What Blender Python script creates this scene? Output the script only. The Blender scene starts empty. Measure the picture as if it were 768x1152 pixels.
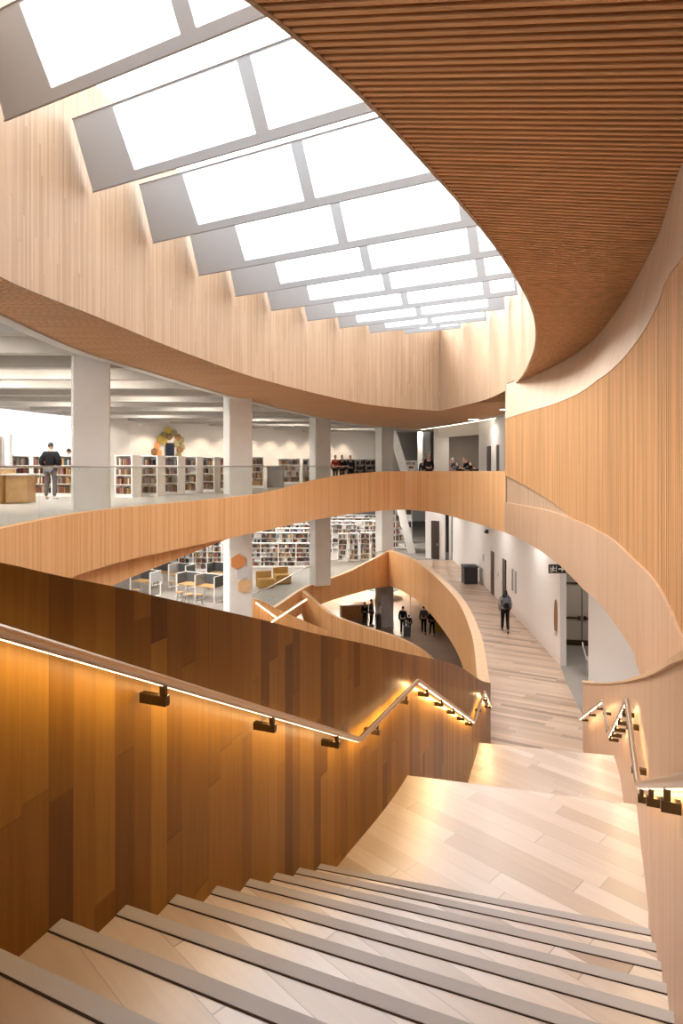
import bpy, bmesh, math, random
from mathutils import Vector, Matrix
from mathutils.geometry import tessellate_polygon
random.seed(7)
R = math.radians
SC = bpy.context.scene
COL = SC.collection
EYE = 1.09            # eye height over the upper floor (z = 0)
Z3, Z2 = -5.5, -9.7   # middle and lower floors
CEIL = 3.7            # slatted soffit

# ------------------------------------------------------------------ materials
def newmat(name):
    m = bpy.data.materials.new(name); m.use_nodes = True
    nt = m.node_tree
    return m, nt, nt.nodes['Principled BSDF']

def plain(name, col, rough=.6, metal=0, emit=None, es=0, noise=0, nscale=6, stretch=None):
    m, nt, b = newmat(name)
    b.inputs['Base Color'].default_value = (*col, 1)
    b.inputs['Roughness'].default_value = rough
    b.inputs['Metallic'].default_value = metal
    if emit:
        b.inputs['Emission Color'].default_value = (*emit, 1)
        b.inputs['Emission Strength'].default_value = es
    if noise:
        tc = nt.nodes.new('ShaderNodeTexCoord'); n = nt.nodes.new('ShaderNodeTexNoise')
        n.inputs['Scale'].default_value = nscale; n.inputs['Detail'].default_value = 4
        r = nt.nodes.new('ShaderNodeValToRGB')
        r.color_ramp.elements[0].position = .3; r.color_ramp.elements[1].position = .7
        r.color_ramp.elements[0].color = (*[c * (1 - noise) for c in col], 1)
        r.color_ramp.elements[1].color = (*[min(1, c * (1 + noise)) for c in col], 1)
        mp = nt.nodes.new('ShaderNodeMapping'); mp.inputs['Scale'].default_value = stretch or (1, 1, 1)
        nt.links.new(tc.outputs['Object'], mp.inputs['Vector']); nt.links.new(mp.outputs[0], n.inputs['Vector'])
        nt.links.new(n.outputs['Fac'], r.inputs['Fac'])
        nt.links.new(r.outputs['Color'], b.inputs['Base Color'])
    return m

def wood(name, w, l, cols, rough=.45, coord='UV', ang=0, grain=.16, seam=.25, seamw=.04, gs=70, coat=0, spec=.5):
    """strips of width w and length l, each with its own tone; u across the strip, v along it"""
    m, nt, b = newmat(name)
    N, L = nt.nodes.new, nt.links.new
    tc = N('ShaderNodeTexCoord'); mp = N('ShaderNodeMapping')
    mp.inputs['Rotation'].default_value = (0, 0, ang)
    L(tc.outputs[coord], mp.inputs['Vector'])
    sp = N('ShaderNodeSeparateXYZ'); L(mp.outputs['Vector'], sp.inputs[0])
    def math_(op, a, c=None):
        n = N('ShaderNodeMath'); n.operation = op
        for i, v in enumerate((a, c)):
            if v is None: continue
            if isinstance(v, (int, float)): n.inputs[i].default_value = v
            else: L(v, n.inputs[i])
        return n.outputs[0]
    u, v = sp.outputs[0], sp.outputs[1]
    us = math_('DIVIDE', u, w); iu = math_('FLOOR', us); fu = math_('FRACT', us)
    wn = N('ShaderNodeTexWhiteNoise'); wn.noise_dimensions = '1D'; L(iu, wn.inputs['W'])
    vs = math_('ADD', math_('DIVIDE', v, l), math_('MULTIPLY', wn.outputs['Value'], 9.7))
    iv = math_('FLOOR', vs); fv = math_('FRACT', vs)
    cb = N('ShaderNodeCombineXYZ'); L(iu, cb.inputs[0]); L(iv, cb.inputs[1])
    w2 = N('ShaderNodeTexWhiteNoise'); w2.noise_dimensions = '2D'; L(cb.outputs[0], w2.inputs['Vector'])
    ramp = N('ShaderNodeValToRGB'); el = ramp.color_ramp.elements
    while len(el) < len(cols): el.new(.5)
    for i, c in enumerate(cols):
        el[i].position = i / (len(cols) - 1); el[i].color = (*c, 1)
    L(w2.outputs['Value'], ramp.inputs['Fac'])
    g = N('ShaderNodeCombineXYZ')
    L(math_('MULTIPLY', u, gs), g.inputs[0]); L(math_('MULTIPLY', v, 2.2), g.inputs[1])
    L(math_('MULTIPLY', w2.outputs['Value'], 31), g.inputs[2])
    nz = N('ShaderNodeTexNoise'); nz.inputs['Scale'].default_value = 1; nz.inputs['Detail'].default_value = 3
    L(g.outputs[0], nz.inputs['Vector'])
    gr = math_('ADD', math_('MULTIPLY', math_('SUBTRACT', nz.outputs['Fac'], .5), grain * 2), 1)
    edge = math_('LESS_THAN', fu, seamw)
    if l < 50: edge = math_('MAXIMUM', edge, math_('LESS_THAN', fv, .004 / l * 2))
    gr = math_('MULTIPLY', gr, math_('SUBTRACT', 1, math_('MULTIPLY', edge, seam)))
    mx = N('ShaderNodeMix'); mx.data_type = 'RGBA'; mx.blend_type = 'MULTIPLY'; mx.inputs[0].default_value = 1
    L(ramp.outputs[0], mx.inputs[6])
    c3 = N('ShaderNodeCombineColor'); [L(gr, c3.inputs[i]) for i in range(3)]
    L(c3.outputs[0], mx.inputs[7]); L(mx.outputs[2], b.inputs['Base Color'])
    b.inputs['Roughness'].default_value = rough
    b.inputs['Specular IOR Level'].default_value = spec; b.inputs['Coat Weight'].default_value = coat; b.inputs['Coat Roughness'].default_value = .4; b.inputs['Coat IOR'].default_value = 1.75
    return m

M = {}
M['fascia'] = wood('hemlock strips', .045, 2.6, [(.39, .26, .165), (.46, .315, .205), (.51, .36, .24), (.43, .29, .18)], .5, grain=.14, seam=.22)
M['ribbon'] = wood('hemlock ribbon strips', .06, 99, [(.70, .37, .15), (.80, .45, .20), (.85, .51, .25), (.75, .41, .17)], .45, grain=.13, seam=.25)
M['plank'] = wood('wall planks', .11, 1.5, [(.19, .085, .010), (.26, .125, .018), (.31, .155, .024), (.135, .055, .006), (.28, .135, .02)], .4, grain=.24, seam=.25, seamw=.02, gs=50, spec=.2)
M['guard'] = wood('stair guard strips', .05, 2.2, [(.48, .295, .175), (.57, .37, .235), (.52, .32, .19)], .45, grain=.14, seam=.2)
M['band'] = wood('brightened band wood', .05, 99, [(.56, .41, .285), (.62, .46, .325), (.67, .50, .36)], .5, grain=.12, seam=.15)  # same wood lightened, the brightness of the lit upper band put into its colour
M['cap'] = plain('wood cap', (.52, .32, .17), .4, noise=.12, nscale=9)
M['capl'] = plain('light wood cap', (.66, .43, .24), .4, noise=.1, nscale=9)
M['slat'] = plain('slat wood', (.72, .42, .21), .5, noise=.2, nscale=3, stretch=(.15, 6, 1))
M['fin'] = plain('fin wood', (.68, .39, .18), .5, noise=.22, nscale=2.5, stretch=(4, 4, .12))
M['dark'] = plain('dark gap', (.035, .018, .01), .9)
M['finback'] = plain('fin backing', (.22, .10, .035), .7)
M['oak'] = wood('oak treads', .17, 1.5, [(.40, .29, .21), (.60, .50, .42), (.68, .59, .52), (.50, .39, .30), (.64, .54, .46)], .34, coat=1, coord='Object', ang=R(-45), grain=.12, seam=.35, seamw=.02, gs=40)
M['walk'] = wood('oak walkway', .16, 2.0, [(.27, .175, .115), (.52, .37, .26), (.60, .44, .32), (.40, .27, .18)], .36, coat=.5, coord='Object', ang=R(-62), grain=.16, seam=.3, seamw=.02, gs=40)
M['nosing'] = plain('grey nosing', (.43, .40, .385), .55)
M['white'] = plain('white paint', (.80, .79, .79), .6)
M['beige'] = plain('warm white paint', (.78, .73, .68), .6)
M['conc'] = plain('pale concrete', (.66, .645, .62), .7, noise=.06, nscale=1.2)
M['beam'] = plain('concrete beam', (.46, .43, .39), .8, noise=.1, nscale=1)
M['floorc'] = plain('polished concrete floor', (.42, .40, .38), .3, noise=.08, nscale=.8)
M['floor3'] = plain('grey carpet floor', (.30, .27, .245), .7, noise=.08, nscale=.8)
M['floor2'] = plain('dark lobby floor', (.33, .24, .18), .35, noise=.15, nscale=.6)
M['steel'] = plain('brushed steel', (.62, .60, .57), .3, 1)
M['railm'] = plain('rail metal', (.60, .50, .40), .35, 1)
M['bronze'] = plain('bronze bracket', (.10, .065, .03), .35, .8)
M['led'] = plain('led strip', (1, .9, .7), .5, 0, (1, .80, .50), 7)
M['cove'] = plain('cove light', (1, .9, .75), .5, 0, (1, .84, .62), 5)
M['lum'] = plain('luminaire diffuser', (1, 1, 1), .5, 0, (1, .93, .84), 6)
M['window'] = plain('daylit window', (.9, .9, .9), .4, 0, (.97, .98, 1), .62)
M['fillglow'] = plain('added fill glow', (.9, .9, .9), .4, 0, (.97, .98, 1), 5)  # glow of the added fill panel behind the camera
M['frame'] = None
M['black'] = plain('black', (.02, .02, .022), .5)
M['grey'] = plain('grey panel', (.30, .30, .30), .6)
M['dgrey'] = plain('dark grey felt', (.075, .08, .085), .8)
M['ltgrey'] = plain('light grey', (.55, .56, .57), .5)
M['whitem'] = plain('white metal', (.85, .84, .82), .4)
M['desk'] = plain('desk wood', (.50, .30, .13), .45, noise=.1)
M['mustard'] = plain('mustard upholstery', (.42, .25, .07), .8)
M['door'] = plain('dark door', (.045, .03, .022), .4)
M['doorb'] = plain('beige door', (.46, .40, .34), .45)
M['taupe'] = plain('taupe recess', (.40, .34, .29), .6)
M['skin'] = plain('skin', (.55, .32, .22), .5)
M['hair'] = plain('dark hair', (.015, .011, .009), .5)
M['hairg'] = plain('grey hair', (.55, .52, .48), .6)
M['cblack'] = plain('black cloth', (.012, .012, .014), .8)
M['cgrey'] = plain('grey cloth', (.10, .10, .12), .8)
M['cnavy'] = plain('navy cloth', (.02, .025, .045), .8)
M['cwhite'] = plain('white cloth', (.7, .7, .7), .8)
M['cred'] = plain('red cloth', (.35, .04, .03), .8)
M['checks'] = plain('checked cloth', (.22, .21, .20), .8, noise=.9, nscale=16)
M['hexy'] = plain('yellow hexagon', (.60, .40, .07), .6)
M['hexb'] = plain('brown hexagon', (.25, .13, .05), .6)
M['hexg'] = plain('olive hexagon', (.30, .25, .12), .6)
M['hexo'] = plain('orange hexagon', (.62, .27, .10), .6)
M['teal'] = plain('dark teal disc', (.03, .07, .08), .5)
M['yellow'] = plain('yellow sign', (.6, .42, .08), .6)
M['page'] = plain('page paper', (.75, .68, .55), .8)
BOOKC = {'black': (.015, .013, .012), 'brown': (.11, .045, .02), 'dark red': (.16, .02, .015), 'grey': (.18, .17, .16),
         'navy': (.02, .03, .08), 'tan': (.38, .22, .09), 'cream': (.6, .52, .4), 'dark green': (.03, .06, .03)}
for k, c in BOOKC.items(): M['book ' + k] = plain('book ' + k, c, .5)
for k in M:
    if k[0] == 'c' and k in ('cblack', 'cgrey', 'cnavy', 'cwhite', 'cred', 'checks'): M[k].node_tree.nodes['Principled BSDF'].inputs['Specular IOR Level'].default_value = .1
# glass with clear shadows
def glass(name, tint, mixf, rough=.02):
    m = bpy.data.materials.new(name); m.use_nodes = True; nt = m.node_tree; nt.nodes.clear()
    o = nt.nodes.new('ShaderNodeOutputMaterial'); mix = nt.nodes.new('ShaderNodeMixShader')
    t = nt.nodes.new('ShaderNodeBsdfTransparent'); g = nt.nodes.new('ShaderNodeBsdfGlossy')
    t.inputs[0].default_value = (*tint, 1); g.inputs['Roughness'].default_value = rough
    mix.inputs[0].default_value = mixf
    nt.links.new(t.outputs[0], mix.inputs[1]); nt.links.new(g.outputs[0], mix.inputs[2]); nt.links.new(mix.outputs[0], o.inputs[0])
    return m
M['glass'] = glass('balustrade glass', (.93, .95, .94), .06)
def frosted(name):
    m = bpy.data.materials.new(name); m.use_nodes = True; nt = m.node_tree; nt.nodes.clear()
    o = nt.nodes.new('ShaderNodeOutputMaterial'); mix = nt.nodes.new('ShaderNodeMixShader')
    t = nt.nodes.new('ShaderNodeBsdfTransparent'); g = nt.nodes.new('ShaderNodeBsdfTranslucent')
    t.inputs[0].default_value = (.95, .96, .97, 1); g.inputs[0].default_value = (.92, .93, .94, 1)
    mix.inputs[0].default_value = .45
    nt.links.new(t.outputs[0], mix.inputs[1]); nt.links.new(g.outputs[0], mix.inputs[2]); nt.links.new(mix.outputs[0], o.inputs[0])
    return m
M['pane'] = frosted('frosted skylight pane')
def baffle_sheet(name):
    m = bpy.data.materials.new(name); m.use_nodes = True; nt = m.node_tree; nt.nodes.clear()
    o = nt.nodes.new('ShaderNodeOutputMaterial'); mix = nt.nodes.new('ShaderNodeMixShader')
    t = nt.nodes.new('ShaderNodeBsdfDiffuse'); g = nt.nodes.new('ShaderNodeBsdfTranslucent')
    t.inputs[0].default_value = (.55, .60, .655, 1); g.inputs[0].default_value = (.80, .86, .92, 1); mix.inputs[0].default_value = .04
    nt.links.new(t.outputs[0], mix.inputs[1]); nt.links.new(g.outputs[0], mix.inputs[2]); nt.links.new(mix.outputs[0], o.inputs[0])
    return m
M['frame'] = baffle_sheet('baffle shadow sheet')  # grey stands for shadow on the parts of each baffle not backlit

# ------------------------------------------------------------------ mesh builder
class MB:
    def __init__(s): s.v = []; s.f = []; s.uv = []; s.mi = []
    def face(s, pts, uv=None, mi=0):
        i = len(s.v); s.v += [tuple(p) for p in pts]; s.f.append(tuple(range(i, i + len(pts))))
        s.uv.append(uv or [(p[0] + p[1], p[2]) for p in pts]); s.mi.append(mi); return s
    def box(s, c, d, rz=0, mi=0, rx=0):
        m = Matrix.Translation(c) @ Matrix.Rotation(rz, 4, 'Z') @ Matrix.Rotation(rx, 4, 'X')
        x, y, z = d[0] / 2, d[1] / 2, d[2] / 2
        p = [m @ Vector(q) for q in ((-x, -y, -z), (x, -y, -z), (x, y, -z), (-x, y, -z), (-x, -y, z), (x, -y, z), (x, y, z), (-x, y, z))]
        for f in ((0, 3, 2, 1), (4, 5, 6, 7), (0, 1, 5, 4), (1, 2, 6, 5), (2, 3, 7, 6), (3, 0, 4, 7)):
            s.face([p[i] for i in f], mi=mi)
        return s
    def prism(s, poly, z0, z1, mi=0):
        n = len(poly)
        zz0 = z0 if hasattr(z0, '__len__') else [z0] * n; zz1 = z1 if hasattr(z1, '__len__') else [z1] * n
        s.face([(x, y, zz1[i]) for i, (x, y) in enumerate(poly)], uv=[(x, y) for x, y in poly], mi=mi)
        s.face([(x, y, zz0[i]) for i, (x, y) in reversed(list(enumerate(poly)))], uv=[(x, y) for x, y in reversed(poly)], mi=mi)
        for i in range(n):
            j = (i + 1) % n; a, b = poly[i], poly[j]
            s.face([(*a, zz0[i]), (*b, zz0[j]), (*b, zz1[j]), (*a, zz1[i])], mi=mi)
        return s
    def tube(s, path, r, n=10, mi=0, squash=1):
        path = [Vector(p) for p in path]; rings = []
        for i, p in enumerate(path):
            t = (path[min(i + 1, len(path) - 1)] - path[max(i - 1, 0)]).normalized()
            up = Vector((0, 0, 1)) if abs(t.z) < .95 else Vector((0, 1, 0))
            a = t.cross(up).normalized(); b = a.cross(t)
            rr = r[i] if hasattr(r, '__len__') else r
            rings.append([p + (a * math.cos(2 * math.pi * k / n) + b * math.sin(2 * math.pi * k / n) * squash) * rr for k in range(n)])
        for i in range(len(rings) - 1):
            for k in range(n):
                k2 = (k + 1) % n
                s.face([rings[i][k], rings[i][k2], rings[i + 1][k2], rings[i + 1][k]], mi=mi)
        s.face(rings[0][::-1], mi=mi); s.face(rings[-1], mi=mi)
        return s
    def lathe(s, c, prof, n=16, mi=0):
        for i in range(len(prof) - 1):
            (r0, z0), (r1, z1) = prof[i], prof[i + 1]
            for k in range(n):
                a, b = 2 * math.pi * k / n, 2 * math.pi * (k + 1) / n
                q = [(c[0] + r * math.cos(t), c[1] + r * math.sin(t), c[2] + z) for r, z, t in ((r0, z0, a), (r0, z0, b), (r1, z1, b), (r1, z1, a))]
                s.face(q, mi=mi)
        return s
    def ball(s, c, rad, n=12, m=8, mi=0, zmin=-1, rz=0):
        f = lambda i, k: Vector((c[0], c[1], c[2])) + Matrix.Rotation(rz, 3, 'Z') @ Vector((rad[0] * math.sin(i) * math.cos(k), rad[1] * math.sin(i) * math.sin(k), rad[2] * math.cos(i)))
        top = math.acos(zmin) if zmin > -1 else math.pi
        for i in range(m):
            for k in range(n):
                a, b = top * i / m, top * (i + 1) / m; p, q = 2 * math.pi * k / n, 2 * math.pi * (k + 1) / n
                s.face([f(a, p), f(b, p), f(b, q), f(a, q)], mi=mi)
        return s
    def build(s, name, mat, parent=None, smooth=None, loc=None, rz=0, weld=True):
        me = bpy.data.meshes.new(name); me.from_pydata(s.v, [], s.f)
        for m in (mat if isinstance(mat, (list, tuple)) else [mat]): me.materials.append(m)
        me.polygons.foreach_set('material_index', s.mi)
        ul = me.uv_layers.new(name='UVMap'); flat = []
        for u in s.uv:
            for a in u: flat += [a[0], a[1]]
        ul.data.foreach_set('uv', flat)
        bm = bmesh.new(); bm.from_mesh(me)
        if weld:
            bmesh.ops.remove_doubles(bm, verts=bm.verts, dist=1e-5)
            bmesh.ops.dissolve_degenerate(bm, dist=1e-6, edges=bm.edges)
            bmesh.ops.recalc_face_normals(bm, faces=bm.faces)
        bm.to_mesh(me); bm.free()
        if smooth:
            me.polygons.foreach_set('use_smooth', [True] * len(me.polygons)); me.set_sharp_from_angle(angle=R(smooth))
        o = bpy.data.objects.new(name, me); COL.objects.link(o)
        if parent: o.parent = parent
        if loc: o.location = loc
        o.rotation_euler.z = rz
        return o

def tag(o, label=None, cat=None, group=None, kind=None):
    if label: o['label'] = label
    if cat: o['category'] = cat
    if group: o['group'] = group
    if kind: o['kind'] = kind
    return o
def thing(name, label, cat, loc=(0, 0, 0), rz=0, group=None):
    o = bpy.data.objects.new(name, None); COL.objects.link(o); o.empty_display_size = .1
    o.location = loc; o.rotation_euler.z = rz
    return tag(o, label, cat, group)
def struct(o, label=None, cat=None): 
    tag(o, label, cat, kind='structure'); return o
def copy_tree(o, parent=None):
    c = o.copy(); COL.objects.link(c)
    if parent: c.parent = parent
    for ch in list(o.children): copy_tree(ch, c)
    return c

def curve(pts, step=.15):
    """Catmull-Rom through points of any dimension, resampled evenly in plan"""
    P = [tuple(map(float, p)) for p in pts]; D = len(P[0]); dense = []
    for i in range(len(P) - 1):
        p0, p1, p2, p3 = P[max(i - 1, 0)], P[i], P[i + 1], P[min(i + 2, len(P) - 1)]
        def tk(a, b): return max(1e-4, math.hypot(a[0] - b[0], a[1] - b[1])) ** .5
        d1, d2, d3 = tk(p0, p1), tk(p1, p2), tk(p2, p3)
        n = 24
        for k in range(n):
            t = k / n; o = []
            for c in range(D):
                m1 = (p2[c] - p0[c]) / (d1 + d2) * d2 if i > 0 else (p2[c] - p1[c])
                m2 = (p3[c] - p1[c]) / (d2 + d3) * d2 if i < len(P) - 2 else (p2[c] - p1[c])
                o.append((2 * t**3 - 3 * t**2 + 1) * p1[c] + (t**3 - 2 * t**2 + t) * m1 + (-2 * t**3 + 3 * t**2) * p2[c] + (t**3 - t**2) * m2)
            dense.append(o)
    dense.append(list(P[-1]))
    out = [dense[0]]; acc = 0
    L = [0]
    for a, b in zip(dense, dense[1:]): L.append(L[-1] + math.hypot(a[0] - b[0], a[1] - b[1]))
    n = max(2, round(L[-1] / step)); j = 0; res = []
    for k in range(n + 1):
        s = L[-1] * k / n
        while j < len(L) - 2 and L[j + 1] < s: j += 1
        t = (s - L[j]) / max(1e-9, L[j + 1] - L[j])
        res.append(tuple(a + (b - a) * t for a, b in zip(dense[j], dense[j + 1])))
    return res
def normals(st, side):
    out = []
    for i, p in enumerate(st):
        a, b = st[max(i - 1, 0)], st[min(i + 1, len(st) - 1)]
        d = Vector((b[0] - a[0], b[1] - a[1])).normalized()
        out.append(Vector((-d.y, d.x)) * side)
    return out
def strip_wall(st, thick, side, mb=None, capmi=0, u0=0):
    """upright strip: stations (x, y, zbottom, ztop); side +1 puts the thickness left of the path"""
    mb = mb or MB(); nr = normals(st, side); u = u0; us = []
    for i, p in enumerate(st):
        if i: u += math.hypot(p[0] - st[i - 1][0], p[1] - st[i - 1][1])
        us.append(u)
    for i in range(len(st) - 1):
        a, b = st[i], st[i + 1]; na, nb = nr[i] * thick, nr[i + 1] * thick; ua, ub = us[i], us[i + 1]
        A = (a[0] + na.x, a[1] + na.y); B = (b[0] + nb.x, b[1] + nb.y)
        mb.face([(a[0], a[1], a[2]), (b[0], b[1], b[2]), (b[0], b[1], b[3]), (a[0], a[1], a[3])], [(ua, a[2]), (ub, b[2]), (ub, b[3]), (ua, a[3])])
        mb.face([(*B, b[2]), (*A, a[2]), (*A, a[3]), (*B, b[3])], [(ub, b[2]), (ua, a[2]), (ua, a[3]), (ub, b[3])])
        mb.face([(a[0], a[1], a[3]), (b[0], b[1], b[3]), (*B, b[3]), (*A, a[3])], [(ua, 0), (ub, 0), (ub, thick), (ua, thick)], mi=capmi)
        mb.face([(*A, a[2]), (*B, b[2]), (b[0], b[1], b[2]), (a[0], a[1], a[2])], [(ua, 0), (ub, 0), (ub, thick), (ua, thick)])
    for i in (0, len(st) - 1):
        a = st[i]; n = nr[i] * thick; A = (a[0] + n.x, a[1] + n.y); w = us[i]
        mb.face([(a[0], a[1], a[2]), (*A, a[2]), (*A, a[3]), (a[0], a[1], a[3])], [(w, a[2]), (w + thick, a[2]), (w + thick, a[3]), (w, a[3])])
    return mb
def offset(st, d, side=1):
    nr = normals(st, side)
    return [(p[0] + n.x * d, p[1] + n.y * d, *p[2:]) for p, n in zip(st, nr)]
def plate(name, outer, holes, z0, z1, mat):
    """a slab z0..z1 with holes through it"""
    loops = [outer] + holes; mb = MB()
    flat = [p for l in loops for p in l]
    tris = tessellate_polygon([[Vector((x, y, 0)) for x, y in l] for l in loops])
    for t in tris:
        mb.face([(*flat[i], z1) for i in t], [flat[i] for i in t]); mb.face([(*flat[i], z0) for i in reversed(t)], [flat[i] for i in reversed(t)])
    for l in loops:
        for a, b in zip(l, l[1:] + l[:1]): mb.face([(*a, z0), (*b, z0), (*b, z1), (*a, z1)])
    return mb.build(name, mat)
xy = lambda st: [(p[0], p[1]) for p in st]
def at(px, py, d): return Vector(((px - 384) / 700 * d, d, EYE - (py - 524) / 700 * d))

# ------------------------------------------------------------------ plan curves
OC_A = curve([(4.64, 29.3), (5.61, 24.7), (5.53, 20.1), (4.56, 15), (3.4, 11), (1.97, 7.7), (.55, 5.09), (-.24, 3.85), (-.8, 3.25), (-1.6, 2.95), (-2.7, 3.4), (-3.8, 4.9), (-4.45, 6.6), (-4.68, 8.5), (-4.24, 10.9), (-3.55, 14.4), (-2.28, 19), (.58, 25.4), (2.65, 28.0), (4.64, 29.3)], .2)
OC = xy(OC_A)[:-1]
SOFF = xy(curve([(-6.2, -3), (-5.7, 4), (-5.6, 8), (-5.82, 10.6), (-5.85, 14), (-5.4, 16.5), (-4.1, 23.1), (-1.9, 31), (.9, 38.7), (5.2, 44.8)], .4)) + xy(curve([(5.2, 44.8), (7, 38), (8.2, 31.0), (7.0, 24.5), (5.46, 20.5)], .4))[1:]
RW = [(2.2, -3), (2.2, 0), (2.3, 2.6), (2.6, 4.2), (3.0, 5.5), (3.66, 7.2), (4.5, 9.9), (5.26, 13), (5.55, 15.5), (5.58, 18), (5.42, 20.4)]
RWc = curve(RW, .1)
RIB = curve([(-3.4, 1.0, -1.28, .05), (-4.6, 4, -1.28, .05), (-5.4, 7.5, -1.28, .05), (-5.63, 10.25, -1.28, .05), (-5.78, 13.3, -1.3, .05), (-5.38, 15.6, -1.28, .05), (-4.8, 17.3, -1.28, .05), (-3.8, 20.0, -1.28, .055), (-2.75, 22.8, -1.27, .11),
             (-1.24, 27, -1.27, .44), (.2, 30, -1.27, .66), (2.0, 32.6, -1.27, .77), (3.5, 33.4, -1.27, .8), (4.5, 32.1, -1.27, .81), (4.95, 29.5, -1.24, .84), (5.22, 25, -1.17, .876), (5.40, 20.45, -1.11, .92)], .12)
LW = [(-1.844, 0), (-1.42, 1.1), (-.997, 2.2), (-.574, 3.3), (-.15, 4.41), (.64, 6.03), (2.03, 9.95), (2.5, 11.3), (3.4, 14.2)]
GUARD = curve([(3.4, 14.2, -6.6, -3.87), (3.8, 16, -6.6, -4.40), (4.6, 20.7, -6.6, -4.42), (5.05, 26.4, -6.55, -4.42), (4.75, 34, -6.55, -4.42), (4.1, 38, -6.6, -4.42), (3.3, 40.7, -6.7, -4.42)], .15)
RING3 = curve([(3.3, 40.7, -6.75, -4.42), (1.9, 39.3, -6.7, -4.87), (.4, 37.4, -6.7, -5.3), (-1.0, 35.3, -6.7, -5.44), (-1.95, 33.4, -6.7, -5.45), (-3.0, 29.0, -6.7, -5.45), (-3.9, 26, -6.7, -5.45)], .15)

def fitz(path, pix):
    """heights along a plan curve where the sight lines of the given picture points meet it"""
    out = []
    for px, py in pix:
        k = (px - 384) / 700
        for a, b in zip(path, path[1:]):
            fa, fb = a[0] - k * a[1], b[0] - k * b[1]
            if fa * fb <= 0 and a[1] > .3 and fa != fb:
                d = a[1] + (b[1] - a[1]) * fa / (fa - fb); out.append((d, EYE - (py - 524) / 700 * d)); break
    return sorted(out)
def smooth_tab(tab): return [(q[0], q[2]) for q in curve([(d, 0, z) for d, z in tab], .1)]
def interp(t, d):
    if d <= t[0][0]: return t[0][1]
    for (a, x), (b, y_) in zip(t, t[1:]):
        if d <= b: return x + (y_ - x) * max(0, (d - a)) / max(1e-6, b - a)
    return t[-1][1]
# ------------------------------------------------------------------ setting
OUT = [(-26, -7), (16, -7), (16, 74), (-26, 74)]
hole4 = xy(offset(RIB, .09, 1))[::2] + [(5.6, 20.5)] + xy(offset(RWc, .12, -1))[::-6] + [(2.2, -2.9), (.6, -2.9), (.6, .25), (-1.36, 1.26)]
struct(plate('floor', OUT, [hole4], -.3, 0, M['floorc']))
hole3 = xy(offset(GUARD, .15, -1))[::2] + xy(offset(RING3, .1, -1))[1::2] + [(-3.9, 26), (-3.35, 24.9), (-3.3, 23), (-4.3, 14), (-4.2, 6), (-3.2, 1), (-2.6, 0), (-1.85, 0), (-.2, 4.41), (.6, 6.03), (2.0, 9.95)]
f3 = struct(plate('floor_middle', OUT, [hole3], -5.8, Z3, M['floor3']))
struct(plate('floor_lower', OUT, [], -10, Z2, M['floor2']))
struct(plate('ceiling_middle', OUT, [hole4], -1.09, -1.03, M['white']))
struct(plate('ceiling_lower', OUT, [hole3], -6.7, -6.64, M['white']))
ROOF = [(-26, -7), (16, -7), (16, 74), (-26, 74)]
OCO = xy(offset(OC_A, .02, 1))[:-1]
struct(plate('ceiling', ROOF, [OCO], 4.3, 4.6, M['beam']))
# outer walls
for nm, a, b in (('wall_left', (-26, -7), (-26, 74)), ('wall_right', (16, -7), (16, 74)), ('wall_back', (-26, 74), (16, 74)), ('wall_front', (-26, -7), (16, -7))):
    struct(strip_wall([(*a, -9.7, 4.3), (*b, -9.7, 4.3)], .2, 1).build(nm, M['white']))
# upper library back wall (white, warm lit), with a frosted daylight window at its left end
BW = [(-14.3, 34), (-12.7, 37.3), (1.2, 53.8), (15.9, 71.2)]
struct(strip_wall([(*p, 0, 4.3) for p in BW], .25, 1).build('wall_library', M['beige']))
struct(strip_wall([(-17.5, 21, 0, 1.6), (-14.3, 34, 0, 1.6)], .25, 1).build('wall_window', M['beige']))
struct(strip_wall([(-17.5, 21, 3.72, 4.3), (-14.3, 34, 3.72, 4.3)], .3, 1).build('trim_window', M['white']))
w1 = MB()
for a, b in (((-17.5, 21), (-15.9, 27.5)), ((-15.9, 27.5), (-14.3, 34))):
    w1.face([(*a, 1.6), (*b, 1.6), (*b, 3.72), (*a, 3.72)])
struct(w1.build('window_1', M['window']))
# concrete ceiling beams over the upper library
for k in range(17):
    y0 = 12.2 + 2.25 * k
    bm_ = MB(); x0, x1 = -25.5, -5.2
    pts = []
    # the beam stops at the slatted soffit
    lim = [p for p in SOFF if p[1] <= 44.8]
    def hit(y):
        for a, b in zip(SOFF, SOFF[1:]):
            if (a[1] - y) * (b[1] - y) <= 0 and a[1] != b[1]: return a[0] + (b[0] - a[0]) * (y - a[1]) / (b[1] - a[1])
        return 15.5
    xe = min(hit(y0 + .6) - .35, 15)
    bm_.prism([(x0, y0 - .16), (xe, y0 - .16 + (xe - x0) * .03), (xe, y0 + .16 + (xe - x0) * .03), (x0, y0 + .16)], 3.78, 4.3)
    struct(bm_.build('ceiling_beam', M['beam']))
# pale edge trim along the soffit
struct(strip_wall([(p[0], p[1], 3.66, 4.3) for p in SOFF[:-1]], .28, 1).build('trim_soffit', M['conc']))
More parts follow.
